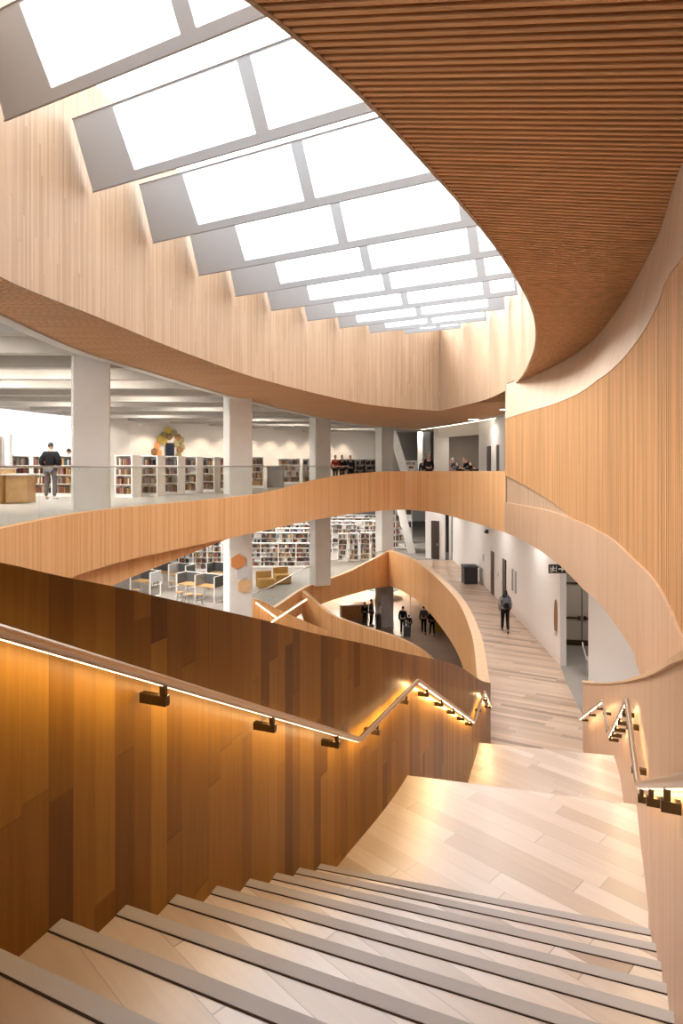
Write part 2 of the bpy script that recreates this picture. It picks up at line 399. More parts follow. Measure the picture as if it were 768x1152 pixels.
# slatted ceiling: dark backing with the slats clipped to its outline
wallcl = xy(offset(RWc, -.02))
ceilpoly = SOFF + wallcl[::-4] + [(2.2, -3)]
OCS = xy(offset(OC_A, .018, 1))[:-1]
plate_ = plate('ceiling_slatted', ceilpoly, [OCS], 3.772, 3.80, M['dark'])
ax_ = Vector((.887, -.462)).normalized()
def xs_at(loop, y):
    r = []
    for a, b in zip(loop, loop[1:] + loop[:1]):
        if (a[1] <= y) != (b[1] <= y): r.append(a[0] + (b[0] - a[0]) * (y - a[1]) / (b[1] - a[1]))
    return r
sl = MB(); HW = .0135; PIV = Vector((-14, 4.5))
def slat_line(u, s0, keep):
    v = Vector((-u.y, u.x))
    rot = lambda loop: [(u.x * p[0] + u.y * p[1], v.x * p[0] + v.y * p[1]) for p in loop]
    A_, B_ = rot(ceilpoly), rot(OCS)
    o0, o1 = xs_at(B_, s0 - HW), xs_at(B_, s0 + HW)
    e0, e1 = sorted(xs_at(A_, s0 - HW) + o0), sorted(xs_at(A_, s0 + HW) + o1)
    if len(e0) != len(e1): return
    for a, b, c, d in zip(e0[::2], e0[1::2], e1[1::2], e1[::2]):
        if min(b - a, c - d) < .04: continue
        m = u * ((a + b) / 2) + v * s0
        if keep(m, (a + b) / 2, o0): sl.prism([tuple(u * q + v * (s0 + t)) for q, t in ((a, -HW), (b, -HW), (c, HW), (d, HW))], 3.69, 3.775)
ang_lim = R(46)
pang = lambda m: math.atan2(m.y - PIV.y, m.x - PIV.x)
th = R(-35)
while th < ang_lim:          # the slats fan out to the right of the opening
    u = Vector((math.cos(th), math.sin(th))); v = Vector((-u.y, u.x))
    slat_line(u, v.dot(PIV), lambda m, q, o: (not o and th < 0) or (o and q > max(o)))
    th += .0047
s0 = -8.0
while s0 < 46:               # and run along the baffles to its left and beyond its far tip
    slat_line(ax_, s0, lambda m, q, o: (o and q < min(o)) or (pang(m) > ang_lim and (not o or q > max(o))) or (not o and m.x < -2 and m.y > 6))
    s0 += .068
so = sl.build('ceiling_slats', M['slat'], weld=False)
struct(so); struct(plate_)
so.parent = plate_

# oculus fascia: the upright wood lining under the skylight
st = [(p[0], p[1], 3.685, 7.7) for p in OC_A]
o = strip_wall(st, .035, -1 if False else 1).build('oculus_fascia', M['fascia'], smooth=30)
struct(o, 'curved pale wood lining around the skylight opening', 'fascia')

# the fin wall stands a little inside the ceiling edge; the band above leans back to meet it
prot = lambda d: .02 + .36 * max(0, min(1, (20.4 - d) / 7)) * max(0, min(1, (d - 5.2) / 4.5))
nrm = normals(RWc, 1)
FW = [(p[0] + n.x * prot(p[1]), p[1] + n.y * prot(p[1])) for p, n in zip(RWc, nrm)]
RWo = offset(FW, .06, 1)
rtp = smooth_tab([(-3, -.8)] + fitz(RWo, [(572, 566), (600, 571), (645, 584.5), (679, 601), (713, 631), (739, 660.6), (756, 695), (768, 720)]))
rbt = smooth_tab([(-3, -2.7)] + fitz(RWo, [(568, 599), (590, 609), (611, 622), (628, 635), (653.6, 660.6), (671, 676), (695, 707), (713, 735), (721.6, 763)]))
print('ribbon', rtp[::20], rbt[::20])
# right wall: smooth upper band, vertical fins, smooth lower band
ztl = smooth_tab(fitz(FW, [(569.5, 535), (600, 551), (625, 567), (645, 583)]))
def zlow(d):   # bottom of the fins
    return interp(ztl, d) if d > ztl[0][0] else interp(rtp, d) - .1
def zup(d): return 2.64 if d > 13 else 2.64 + (13 - d) * .036
rb = strip_wall([(p[0], p[1], -1.0, 2.6) for p in offset(FW, .02, -1)], .15, -1)
rwall = struct(rb.build('wall_atrium', M['fascia'], smooth=30))
ft = FW
zub = smooth_tab([(-3, 2.95)] + fitz(ft, [(570, 471), (595, 463), (620, 456), (641, 448), (662, 437), (682, 423), (703.6, 404), (721, 383), (745, 342), (766, 299)]))
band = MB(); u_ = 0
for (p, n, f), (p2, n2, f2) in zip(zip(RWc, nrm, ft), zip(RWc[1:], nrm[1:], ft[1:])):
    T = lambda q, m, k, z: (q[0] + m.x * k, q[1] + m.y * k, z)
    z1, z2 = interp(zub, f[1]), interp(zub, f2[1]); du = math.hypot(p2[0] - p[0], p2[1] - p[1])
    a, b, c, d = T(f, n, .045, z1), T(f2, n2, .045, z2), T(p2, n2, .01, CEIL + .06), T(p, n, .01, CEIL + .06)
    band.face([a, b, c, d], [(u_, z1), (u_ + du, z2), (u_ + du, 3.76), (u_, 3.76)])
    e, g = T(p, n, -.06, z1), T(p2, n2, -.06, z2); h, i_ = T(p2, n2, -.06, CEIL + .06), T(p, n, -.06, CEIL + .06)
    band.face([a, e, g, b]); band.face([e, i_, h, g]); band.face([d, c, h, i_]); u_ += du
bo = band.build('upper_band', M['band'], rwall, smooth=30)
fins = MB(); fc = curve(FW[::4] + [FW[-1]], .062); fn = normals(fc, 1)
for p, n in zip(fc, fn):
    a = math.atan2(n.y, n.x)
    zl, zu = max(zlow(p[1]), interp(rtp, p[1]) - .1), interp(zub, p[1]) + .02
    fins.box((p[0] + .01 * n.x, p[1] + .01 * n.y, (zl + zu) / 2), (.05, .030, zu - zl), a)
fo = fins.build('fin_cladding', M['fin'], rwall, weld=False)
bk = strip_wall([(p[0], p[1], zlow(p[1]), interp(zub, p[1])) for p in offset(FW, .010, -1)], .006, -1)
bk.build('fin_backing', M['finback'], rwall, smooth=30)
# lower ribbon on the right
st = [(p[0], p[1], interp(rbt, p[1]), interp(rtp, p[1])) for p in RWo]
o = strip_wall(st, .28, -1).build('balcony_edge', M['guard'], smooth=30)
struct(o, 'pale wood band curving along the right wall below the fins', 'fascia')
o = strip_wall([(*p, -1.1, CEIL) for p in [(5.40, 20.42), (5.9, 20.55)]], .06, 1).build('trim_edge', M['fascia']); struct(o)
# left ribbon of the upper balcony
o = strip_wall(RIB, .18, 1 if False else 1)
para = thing('balcony_parapet', 'long curved wooden parapet of the upper balcony across the atrium', 'parapet', (RIB[0][0], RIB[0][1], 0))
po = o.build('cladding', M['ribbon'], None, smooth=30); po.parent = para; po.location = -para.location
low = [p for p in RIB if 9 < p[1] < 23 and p[0] < -2.4]
lst = [(p[0], p[1], -1.28 - .62 * max(0, min(1, (21.5 - p[1]) / 6)), -1.26) for p in offset(low, .28, 1)]
lo = strip_wall(lst, .12, 1).build('soffit_band', M['ribbon'], None, smooth=30); lo.parent = para; lo.location = -para.location

# ------------------------------------------------------------------ staircase
r1 = 1.91 / 11
lips = []   # (left, right, z, kind)
for k in range(11, 0, -1):
    lips.append(((-.15 - .121 * (k - 1), 4.41 - .315 * (k - 1)), (1.88 - .14 * (k - 1), 3.79 - .345 * (k - 1)), -1.91 + r1 * k, 't'))
A = ((.64, 6.03), (2.61, 5.51)); B = ((2.03, 9.95), (4.25, 9.40)); C = ((2.5, 11.3), (4.72, 10.8)); D = ((3.35, 14.0), (5.40, 13.6))
lerp2 = lambda a, b, t: (a[0] + (b[0] - a[0]) * t, a[1] + (b[1] - a[1]) * t)
lips.append((*A, -1.91, 'l'))
for j in range(1, 12): lips.append((lerp2(A[0], B[0], j / 12.7), lerp2(A[1], B[1], j / 12.7), -1.91 - 2.03 * j / 12, 't'))
lips.append((*C, -3.94, 'l'))
for j in range(1, 9): lips.append((lerp2(C[0], D[0], j / 8), lerp2(C[1], D[1], j / 8), -3.94 - 1.56 * j / 9, 't'))
stair = thing('staircase', 'wide oak staircase with grey nosings and two landings curving down through the atrium', 'staircase', (.9, 4, -1.91))
def put(o): o.parent = stair; o.location = -Vector(stair.location); return o
prev = ((-2.7, -2.9), (.55, -2.9))
for i, (l, r, z, kd) in enumerate(lips):
    nm = 'tread' if (kd == 't' and i) else 'landing'
    if i == 0: pl = [prev[0], prev[1], (.55, .3), r, l, (-1.9, 0)]
    else: pl = [prev[0], prev[1], r, l]
    d = (Vector(l) - Vector(r)).normalized(); nb = Vector((d.y, -d.x))   # away from the camera
    if nb.y < 0: nb = -nb
    back = lambda p, q: (p[0] - nb.x * q, p[1] - nb.y * q)
    e_ = d * .07; l = (l[0] + e_.x, l[1] + e_.y); r = (r[0] - e_.x, r[1] - e_.y)
    if i: pl = [back(prev[0], .03), back(prev[1], .03), r, l]
    mb = MB()
    if i: mb.prism([pl[0], pl[1], pl[2], pl[3]], z - .21, z)
    else: mb.prism(pl, z - .3, z)
    put(mb.build(nm, M['oak']))
    if nm == 'landing' and i:
        prev = (l, r); continue
    ns = MB(); ns.prism([back(l, .052), back(r, .052), (r[0] + nb.x * .006, r[1] + nb.y * .006), (l[0] + nb.x * .006, l[1] + nb.y * .006)], z - .03, z + .004)
    ns.prism([back(l, .058), back(r, .058), back(r, .052), back(l, .052)], z - .01, z + .0025, mi=1)
    put(ns.build('nosing_strip', [M['nosing'], M['dark']]))
    prev = (l, r)

# left stair wall
tops = [(0, 1.25), (1.97, .79), (2.42, .585), (3.45, .237), (5.1, -.41), (8.2, -1.62), (11.5, -2.89), (14.2, -3.87)]
bots = [(0, -1.5), (2, -1.6), (5, -2.8), (10, -4.9), (11.3, -5.0), (14.2, -6.6)]
lw = curve(LW, .1)
tops = smooth_tab([(0, 1.42)] + fitz(lw, [(0, 632.5), (51, 645), (117, 657.5), (195, 675), (300, 698.5), (339, 709), (397, 721.5), (456, 735), (514, 748.5)]) + [(11.5, -2.87), (14.2, -3.87)])
print('left top', [(round(a, 2), round(b, 2)) for a, b in tops[::8]])
st = [(p[0], p[1], interp(bots, p[1]), interp(tops, p[1])) for p in lw]
sw = thing('stair_wall', 'dark amber planked wall along the left of the stairs', 'wall', (-.15, 4.4, -1.9))
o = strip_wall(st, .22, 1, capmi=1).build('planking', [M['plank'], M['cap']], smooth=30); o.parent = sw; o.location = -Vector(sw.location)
cap = offset(st, -.012, 1)
# continuing guard around the opening of the middle floor
gd = thing('walkway_guard', 'tall curved wooden guard around the opening beside the walkway', 'guard', (4.6, 20, Z3))
o = strip_wall(GUARD, .30, 1, capmi=1).build('cladding', [M['ribbon'], M['capl']], smooth=30); o.parent = gd; o.location = -Vector(gd.location)
g3 = thing('landing_parapet', 'wooden floor edge and parapet rising to a sharp corner below the glass rail', 'parapet', (-1, 35, Z3))
o = strip_wall(RING3, .2, -1, capmi=1).build('cladding', [M['ribbon'], M['capl']], smooth=30); o.parent = g3; o.location = -Vector(g3.location)
o = struct(strip_wall(curve([(-3.86, 25.9, -6.7, -5.45), (-3.3, 24.9, -6.7, -5.45), (-3.25, 23, -6.7, -5.45), (-4.25, 14, -6.7, -5.45), (-4.15, 6, -6.7, -5.45), (-3.1, 1, -6.7, -5.45)], .2), .14, -1).build('trim_floor', M['ribbon'], smooth=30))
# right stair guard
RG = [(.48, -2.8), (.5, .2), (1.88, 3.79), (2.02, 4.08), (2.61, 5.51), (4.25, 9.40), (4.72, 10.8), (5.40, 13.6), (5.58, 14.4)]
rg = curve(RG, .1)
rtops = smooth_tab([(-3, 1.1), (.34, 1.02)] + fitz(rg, [(768, 745), (750, 753), (730, 761), (712, 766), (700, 768), (685, 769.5), (670, 769.5), (656, 768.3)]))
print('right top', [(round(a, 2), round(b, 2)) for a, b in rtops[::8]])
rbots = [(-3, -.6), (1, -.6), (5, -2.5), (10, -4.6), (14.4, -6)]
st = [(p[0], p[1], interp(rbots, p[1]), interp(rtops, p[1])) for p in rg]
rgt = thing('stair_guard', 'pale wood guard wall along the right of the stairs with rounded top', 'guard', (2, 4, -1.9))
o = strip_wall(st, .22, -1, capmi=1).build('cladding', [M['guard'], M['cap']], smooth=30); o.parent = rgt; o.location = -Vector(rgt.location)

o = strip_wall([(p[0], p[1], p[3], p[3] + .028) for p in offset(st, .018, 1)], .256, -1).build('cap', M['capl'], smooth=30); o.parent = rgt; o.location = -Vector(rgt.location)
# ------------------------------------------------------------------ handrails with lights below
def arealight(name, loc, size, power, col, direction, shape='RECTANGLE', spread=180, xaxis=None):
    l = bpy.data.lights.new(name, 'AREA'); l.shape = shape; l.size = size[0]; l.size_y = size[1]
    l.energy = power; l.color = col; l.spread = R(spread)
    o = bpy.data.objects.new(name, l); COL.objects.link(o)
    z = -Vector(direction).normalized()
    x = Vector(xaxis).normalized() if xaxis is not None else (Vector((1, 0, 0)) if abs(z.x) < .9 else Vector((0, 1, 0)))
    yv = z.cross(x).normalized(); x = yv.cross(z)
    o.matrix_world = Matrix.Translation(loc) @ Matrix((x, yv, z)).transposed().to_4x4()
    return o
def handrail(label, pts, wallside, power, r=.022):
    """pts: 3-D corners; wallside: +1 when the wall is on the left of the path"""
    V = [Vector(p) for p in pts]
    t = thing('handrail', label, 'handrail', V[0], group=None)
    loc = -Vector(V[0])
    def addp(mb, nm, m, par=t, smooth=None):
        o = mb.build(nm, m, smooth=smooth); o.parent = par; o.location = loc if par is t else (0, 0, 0); return o
    path = []
    for i, p in enumerate(V):
        if 0 < i < len(V) - 1:
            a = (V[i - 1] - p).normalized(); b = (V[i + 1] - p).normalized()
            for q in range(5):
                s = q / 4; path.append((p + a * .05) * (1 - s)**2 + p * 2 * s * (1 - s) + (p + b * .05) * s * s)
        else: path.append(p)
    rail = addp(MB().tube(path, r, 12), 'rail', M['railm'], smooth=40)
    for power_, a, b in zip(power, V, V[1:]):
        d = b - a; ln = d.length; dn = d.normalized()
        h = Vector((-d.y, d.x, 0)).normalized() * wallside
        lo_ = Vector((0, 0, -1)); dirn = h * .6 + lo_; dirn = dirn - dn * dirn.dot(dn)
        mb = MB(); o1 = lo_ * (r * .9) + h * .004
        w = h * .011; e0, e1 = a + dn * .06 + o1, b - dn * .06 + o1
        mb.face([e0 - w, e1 - w, e1 + w, e0 + w]); mb.face([e0 - w + lo_ * .004, e0 + w + lo_ * .004, e1 + w + lo_ * .004, e1 - w + lo_ * .004])
        addp(mb, 'light_strip', M['led'])
        mid = (a + b) / 2 + dirn.normalized() * (r + .014)
        arealight('handrail_light', mid, (ln - .1, .02), power_ * ln, (1, .67, .30), dirn, xaxis=dn)
        n = max(1, round(ln / .95))
        for q in range(n):
            c = a + d * ((q + .5) / n)
            bm_ = MB(); ang = math.atan2(h.y, h.x)
            bm_.box(c + lo_ * .045, (.022, .022, .06), ang)
            bm_.box(c + h * .045 + lo_ * .08, (.13, .03, .04), ang)
            addp(bm_, 'bracket', M['bronze'])
    return t
lwz = lambda k: ((-.15 - .121 * (k - 1) + .115, 4.41 - .315 * (k - 1) - .02), -1.91 + r1 * k + .93)
(kx, kz) = lwz(11)
handrail('lit metal handrail on the dark planked wall at the left of the stairs',
         [(kx[0], kx[1], kz), (.14, 4.70, -.98), (.74, 6.0, -.98), (2.13, 9.97, -3.01), (2.60, 11.3, -3.01), (3.08, 12.8, -3.86)], 1, [1.35, 2.6, 3, 3, 3])
handrail('lit metal handrail on the pale guard wall at the right of the stairs',
         [(.37, .35, .93), (1.92, 4.03, -.98), (2.52, 5.50, -.98), (4.06, 9.44, -3.01), (4.56, 10.87, -3.01), (5.26, 13.75, -4.5)], -1, [.4, .45, .8, .8, 1.0])

# ------------------------------------------------------------------ skylight baffles
ax = Vector((.887, -.462)); px_ = Vector((.462, .887))
S = [(1.2, 5.8), (3.3, 5.75), (5.4, 5.8), (7.41, 5.74), (9.43, 5.62), (11.5, 5.6), (13.6, 5.68), (15.9, 5.85), (18.5, 6.1), (21.2, 6.4), (23.8, 6.7), (26.2, 7.05)]
OCq = [(ax.dot(Vector(p)), px_.dot(Vector(p))) for p in OC]
def span(s):
    r = sorted(xs_at([(q, s_) for q, s_ in OCq], s)); return (r[0], r[-1]) if len(r) >= 2 else None
ordn = ['nearest', 'second nearest', 'third', 'fourth', 'fifth', 'sixth', 'seventh', 'eighth', 'ninth', 'tenth', 'eleventh', 'farthest']
for i, (s, z) in enumerate(S):
    sa, sb = span(s), span(s - .53)
    if not sa or not sb: continue
    q0, q1 = sa[0] + .1, sa[1] - .1; t0, t1 = sb[0] + .1, sb[1] - .1
    base = ax * q0 + px_ * s
    bl = thing('skylight_baffle', f'white slanted skylight baffle with bright frosted panes, {ordn[i]} in the row', 'skylight baffle', (base.x, base.y, z), group='skylight baffles')
    W = lambda q, t: Vector((*(ax * q + px_ * (s - .53 * t)), z + .93 * t)) - Vector((base.x, base.y, z))
    thn = (px_.x * .87 * .025, px_.y * .87 * .025, .025 * .5)
    def slab(pts, nm, m, par):
        mb = MB(); a = [W(*p) for p in pts]; b = [p + Vector(thn) for p in a]
        mb.face(a); mb.face(b[::-1])
        for j in range(len(a)):
            k = (j + 1) % len(a); mb.face([a[j], a[k], b[k], b[j]])
        return mb.build(nm, m, par)
    qm = -5.1 - .2 * (s - 7.41)
    cells = []; q = qm - 2.6 * 4 + .11
    lb = max(q0, t0) + .75
    while q < q1:
        a, b = max(q, lb), min(q + 2.38, min(q1, t1) - .08)
        if b - a > .5: cells.append((a, b))
        q += 2.6
    # frame: one grey sheet with openings, its grey holding structural shadows on the baffle
    tb, tt = .12, .97
    edges = [q0] + [e for c in cells for e in c] + [q1]
    fr = MB()
    def q4(p):
        a = [W(*x) for x in p]; b = [x + Vector(thn) for x in a]; fr.face(a); fr.face(b[::-1])
        for j in range(4): fr.face([a[j], a[(j + 1) % 4], b[(j + 1) % 4], b[j]])
    q4([(q0, 0), (q1, 0), (q1, tb), (q0 + (t0 - q0) * tb, tb)])
    q4([(q0 + (t0 - q0) * tt, tt), (q1, tt), (t1, 1), (t0, 1)])
    if cells:
        q4([(q0 + (t0 - q0) * tb, tb), (cells[0][0], tb), (cells[0][0], tt), (q0 + (t0 - q0) * tt, tt)])
        q4([(cells[-1][1], tb), (q1, tb), (q1, tt), (cells[-1][1], tt)])
        for c, d in zip(cells, cells[1:]): q4([(c[1], tb), (d[0], tb), (d[0], tt), (c[1], tt)])
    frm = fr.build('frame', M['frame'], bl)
    e = MB(); e.tube([W(q0, 0) - Vector((0, 0, .01)), W(q1, 0) - Vector((0, 0, .01))], .014, 6); e.tube([W(t0, 1), W(t1, 1)], .012, 6); e.build('edge_bar', M['grey'], frm)
    for c in cells: slab([(c[0], tb), (c[1], tb), (c[1], tt), (c[0], tt)], 'pane', M['pane'], bl)

# ------------------------------------------------------------------ columns
def column(label, x, y, w, z0, z1, rz=R(25)):
    o = MB(); c = .03; h = w / 2
    pl = [(-h + c, -h), (h - c, -h), (h, -h + c), (h, h - c), (h - c, h), (-h + c, h), (-h, h - c), (-h, -h + c)]
    pl = [(a * math.cos(rz) - b * math.sin(rz), a * math.sin(rz) + b * math.cos(rz)) for a, b in pl]
    ob = o.prism(pl, 0, z1 - z0).build('column', M['conc'], loc=(x, y, z0))
    return tag(ob, label, 'column')
CO = [(-6.35, 15.75, .88, 'nearest'), (-4.05, 24.3, .92, 'second'), (-1.2, 34.6, .92, 'third'), (2.9, 42, .92, 'fourth')]
WH = {'nearest': 'nearest to the stairs', 'second': 'second from the stairs', 'third': 'third from the stairs', 'fourth': 'fourth from the stairs, by the corner'}
for x, y, w, n in CO:
    column(f'square white concrete column on the upper balcony, {WH[n]}', x, y, w, 0, 3.9)
    if n != 'nearest': column(f'square concrete column on the middle floor below the balcony, {WH[n]}', x, y, w, Z3, -1.06)
column('square concrete column in the dark lobby at the bottom', 2.9, 42, .92, Z2, -6.64)
column('thin pale column at the far end of the upper balcony', 6.9, 52, .8, 0, 4.3)
for z0, z1, lb in ((Z3, -1.06, 'slanted concrete strut on the middle floor in front of the far bookshelves'), (0, 3.7, 'slanted concrete strut on the upper floor beside the fourth column')):
    h = z1 - z0; w = .28
    mb = MB(); mb.prism([(-w, -w), (w, -w), (w, w), (-w, w)], 0, h)
    mb.v = [(x - (z / h - .5) * 1.1, y, z) for x, y, z in mb.v]
    tag(mb.build('slanted_strut', M['conc'], loc=(4.75 if z0 < 0 else 4.4, 47, z0)), lb, 'strut')

# ------------------------------------------------------------------ glass balustrades
def balustrade(label, path, zb, zt, step):
    t = thing('glass_balustrade', label, 'balustrade', (path[0][0], path[0][1], zb[0] if hasattr(zb, '__len__') else zb))
    loc = -Vector(t.location); n = max(1, int(len(path) / step))
    for k in range(n):
        seg = path[int(k * len(path) / n): min(len(path), int((k + 1) * len(path) / n) + 1)]
        if len(seg) < 2: continue
        seg = [(*p[:2], p[3] - .02, zt) for p in seg]
        # shorten the ends for the joint
        a, b = Vector(seg[0][:2]), Vector(seg[1][:2]); d = (b - a).normalized() * .008; seg[0] = (seg[0][0] + d.x, seg[0][1] + d.y, *seg[0][2:])
        o = strip_wall(seg, .014, 1).build('glass_pane', M['glass'], smooth=30); o.parent = t; o.location = loc
    o = MB().tube([(p[0], p[1], zt) for p in path[::3] + [path[-1]]], .022, 8).build('top_rail', M['steel'], smooth=40); o.parent = t; o.location = loc
    return t
bal = [p for p in offset(RIB, .09, 1) if p[3] < .97]
cut = [i for i, p in enumerate(bal) if p[1] > 30.5 or p[0] > 1]
bal = bal[:cut[0]] if cut else bal
balustrade('frameless glass balustrade with thin steel rail on the upper balcony', bal, 0, 1.07, 13)
b3 = [p for p in offset(RING3, .1, -1) if p[3] < -4.5]
balustrade('glass balustrade on the middle floor beside the study desks', b3, Z3, Z3 + 1.07, 12)

# ------------------------------------------------------------------ walkway and white side wall
W3 = curve([(7.2, 20.5), (7.5, 25.5), (7.8, 34), (7.75, 43.5)], .4)
wk = xy(GUARD)[::4] + [(3.3, 40.7), (3.3, 43.4), (7.7, 43.4)] + xy(W3)[::-1] + [(6.85, 19.0), (6.5, 17.2), (6.2, 15.6), (5.6, 14.2), (5.40, 13.6), (3.38, 14.0)]
struct(plate('floor_walkway', wk, [], Z3 - .02, Z3 + .012, M['walk']))
struct(strip_wall([(*p, Z3, -1.06) for p in xy(W3)], .2, -1).build('wall_walkway', M['white'], smooth=30))
struct(strip_wall([(7.75, 19.1, Z3, -1.06), (9.6, 10.5, Z3, -1.06)], .2, -1).build('wall_stair', M['white']))
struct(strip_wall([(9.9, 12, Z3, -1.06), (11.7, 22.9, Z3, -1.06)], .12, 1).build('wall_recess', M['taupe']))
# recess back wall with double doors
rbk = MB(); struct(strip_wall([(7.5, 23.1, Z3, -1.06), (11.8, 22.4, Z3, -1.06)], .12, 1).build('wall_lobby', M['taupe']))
dd = thing('double_door', 'beige double door with dark push bars at the end of the side passage', 'door', (8.80, 22.84, Z3), math.atan2(-.8, 4.8)); dd['kind'] = 'thing'
for sx in (-1, 1):
    lf = MB().box((sx * .5, -.05, 1.22), (.96, .05, 2.36)).build('door_leaf', M['doorb'], dd)
    lf2 = MB().box((sx * .5, -.10, 1.02), (.8, .05, .07)).box((sx * .10, -.10, 1.02), (.10, .07, .15)).build('push_bar', M['bronze'], lf)
MB().box((0, -.05, .11), (1.94, .07, .2)).build('kick_plate', M['bronze'], dd)
MB().box((-1.04, -.03, 1.25), (.09, .1, 2.5)).box((1.04, -.03, 1.25), (.09, .1, 2.5)).box((0, -.03, 2.47), (2.17, .1, .1)).build('door_frame', M['taupe'], dd)
MB().box((-.35, -.12, 2.3), (.5, .06, .06)).build('door_closer', M['bronze'], dd)
# doors in the white wall
def wall_pt(y):
    for a, b in zip(W3, W3[1:]):
        if a[1] <= y <= b[1]: return a[0] + (b[0] - a[0]) * (y - a[1]) / (b[1] - a[1])
for k, yd in enumerate((29.2, 31.9)):
    x = wall_pt(yd); d = MB().box((0, 0, 1.1), (.06, .62, 2.2)); o = d.build(f'door_{k+1}', M['door'], loc=(x - .02, yd, Z3), rz=R(-2)); struct(o)
    MB().box((-.05, .22, 1.05), (.05, .03, .14)).build('door_handle', M['steel'], o)
for k, yd in enumerate((27.5, 26.9)):
    t = thing('wall_poster', ['framed dark poster on the white wall nearest the dark doors', 'framed dark poster on the white wall beside the walking person'][k], 'poster', (wall_pt(yd) - .02, yd, Z3 + 1.0))
    MB().box((0, 0, .55), (.03, .42, 1.15)).build('frame', M['white'], t)
    MB().box((-.018, 0, .55), (.008, .26, .95)).build('print', M['grey'], t)
t = thing('wall_poster', 'narrow brown poster with rounded shape on the white wall by the passage', 'poster', (wall_pt(20.95) - .03, 20.95, Z3 + .85))
pb = MB()
prof = [(math.cos(a) * .15, math.sin(a) * .62 + .62) for a in [i * math.pi / 10 for i in range(20)]]
pb.face([(0, p[0], p[1]) for p in prof]); pb.face([(.02, p[0], p[1]) for p in prof[::-1]])
for a, b in zip(prof, prof[1:] + prof[:1]): pb.face([(0, *a), (0, *b), (.02, *b), (.02, *a)])
pb.build('print', M['hexb'], t); MB().box((-.004, 0, .1), (.006, .22, .16)).build('caption_panel', M['ltgrey'], t)
t = tag(MB().box((0, 0, 0), (.03, .1, .16)).box((-.02, 0, .02), (.012, .05, .05)).build('light_switch', M['ltgrey'], loc=(wall_pt(30.6) - .02, 30.6, Z3 + 1.25)), 'small grey switch plate between the two dark doors', 'switch')
t = tag(MB().box((0, 0, 0), (.03, .30, .36)).box((-.02, 0, .0), (.012, .2, .22)).build('notice_panel', M['ltgrey'], loc=(wall_pt(34.2) - .02, 34.2, Z3 + 1.55)), 'small pale notice plate on white wall above the bin', 'notice')
tag(MB().box((0, 0, 0), (.16, .1, .2)).box((-.1, 0, -.02), (.08, .06, .06)).build('wall_speaker', M['black'], loc=(wall_pt(33.0) - .08, 33.0, Z3 + 3.1)), 'tiny black device high on the white walkway wall', 'device')
# exit sign
es = thing('exit_sign', 'black exit sign with white running figure and arrow under the curved band', 'sign', (7.05, 20.35, -2.42))
MB().box((0, 0, .14), (.56, .06, .28)).build('sign_box', M['black'], es)
MB().box((0, 0, .40), (.025, .025, .28)).build('hanger', M['ltgrey'], es)
pg = MB()
for s_ in (-1,):
    pg.box((-.14, -.034, .21), (.05, .006, .05)); pg.box((-.15, -.034, .15), (.055, .006, .09)); pg.box((-.18, -.034, .085), (.03, .006, .10), 0); pg.box((-.11, -.034, .09), (.075, .006, .03)); pg.box((-.10, -.034, .165), (.09, .006, .025)); pg.box((-.205, -.034, .16), (.07, .006, .025))
    pg.box((-.235, -.034, .14), (.018, .006, .2)); pg.box((-.035, -.034, .14), (.018, .006, .2))
pg.build('running_figure', M['whitem'], es)
ar = MB(); ar.box((.09, -.034, .14), (.12, .006, .045)); ar.face([(.13, -.037, .05), (.24, -.037, .14), (.13, -.037, .23)]); ar.face([(.13, -.031, .05), (.13, -.031, .23), (.24, -.031, .14)]); ar.build('arrow', M['whitem'], es)
# bin
bn = thing('waste_bin', 'dark waste bin standing against the white wall at the far end of the walkway', 'bin', (7.2, 35.0, Z3))
MB().prism([(-.38, -.4), (.38, -.4), (.38, .4), (-.38, .4)], 0, .92).build('body', M['black'], bn)
MB().prism([(-.42, -.44), (.42, -.44), (.42, .44), (-.42, .44)], .92, 1.0).box((0, -.05, 1.02), (.4, .3, .05)).build('lid', M['dgrey'], bn)
# white chair in the passage
ch = thing('chair', 'white shell chair half hidden in the side passage', 'chair', (8.0, 19.75, Z3), R(70))
MB().prism([(-.22, -.22), (.22, -.22), (.24, .2), (-.24, .2)], .43, .46).build('seat', M['whitem'], ch)
mb = MB(); mb.prism([(-.22, .2), (.22, .2), (.22, .23), (-.22, .23)], .46, .9); mb.v = [(x, y + (z - .46) * .25, z) for x, y, z in mb.v]; mb.build('backrest', M['whitem'], ch)
for sx in (-1, 1):
    for sy in (-1, 1): MB().tube([(sx * .17, sy * .16, .43), (sx * .22, sy * .22, 0)], .013, 6).build('leg', M['ltgrey'], ch)
# far end of the corridor
struct(strip_wall([(7.7, 43.6, Z3, -1.06), (7.55, 43.6, Z3, -1.06)], .15, -1).build('trim_1', M['white']))
struct(strip_wall([(6.0, 44.5, Z3, -1.06), (7.2, 43.6, Z3, -1.06)], .2, 1).build('wall_corridor', M['white']))
struct(strip_wall([(7.0, 47.5, Z3, -1.06), (10.5, 47.5, Z3, -1.06)], .2, 1).build('wall_office', M['dgrey']))
do = MB().box((0, 0, 1.35), (.6, .08, 2.7)).build('door_3', M['door'], loc=(6.62, 43.95, Z3), rz=R(-36)); struct(do)
MB().box((.2, -.07, 1.05), (.04, .05, .14)).build('door_handle', M['steel'], do)

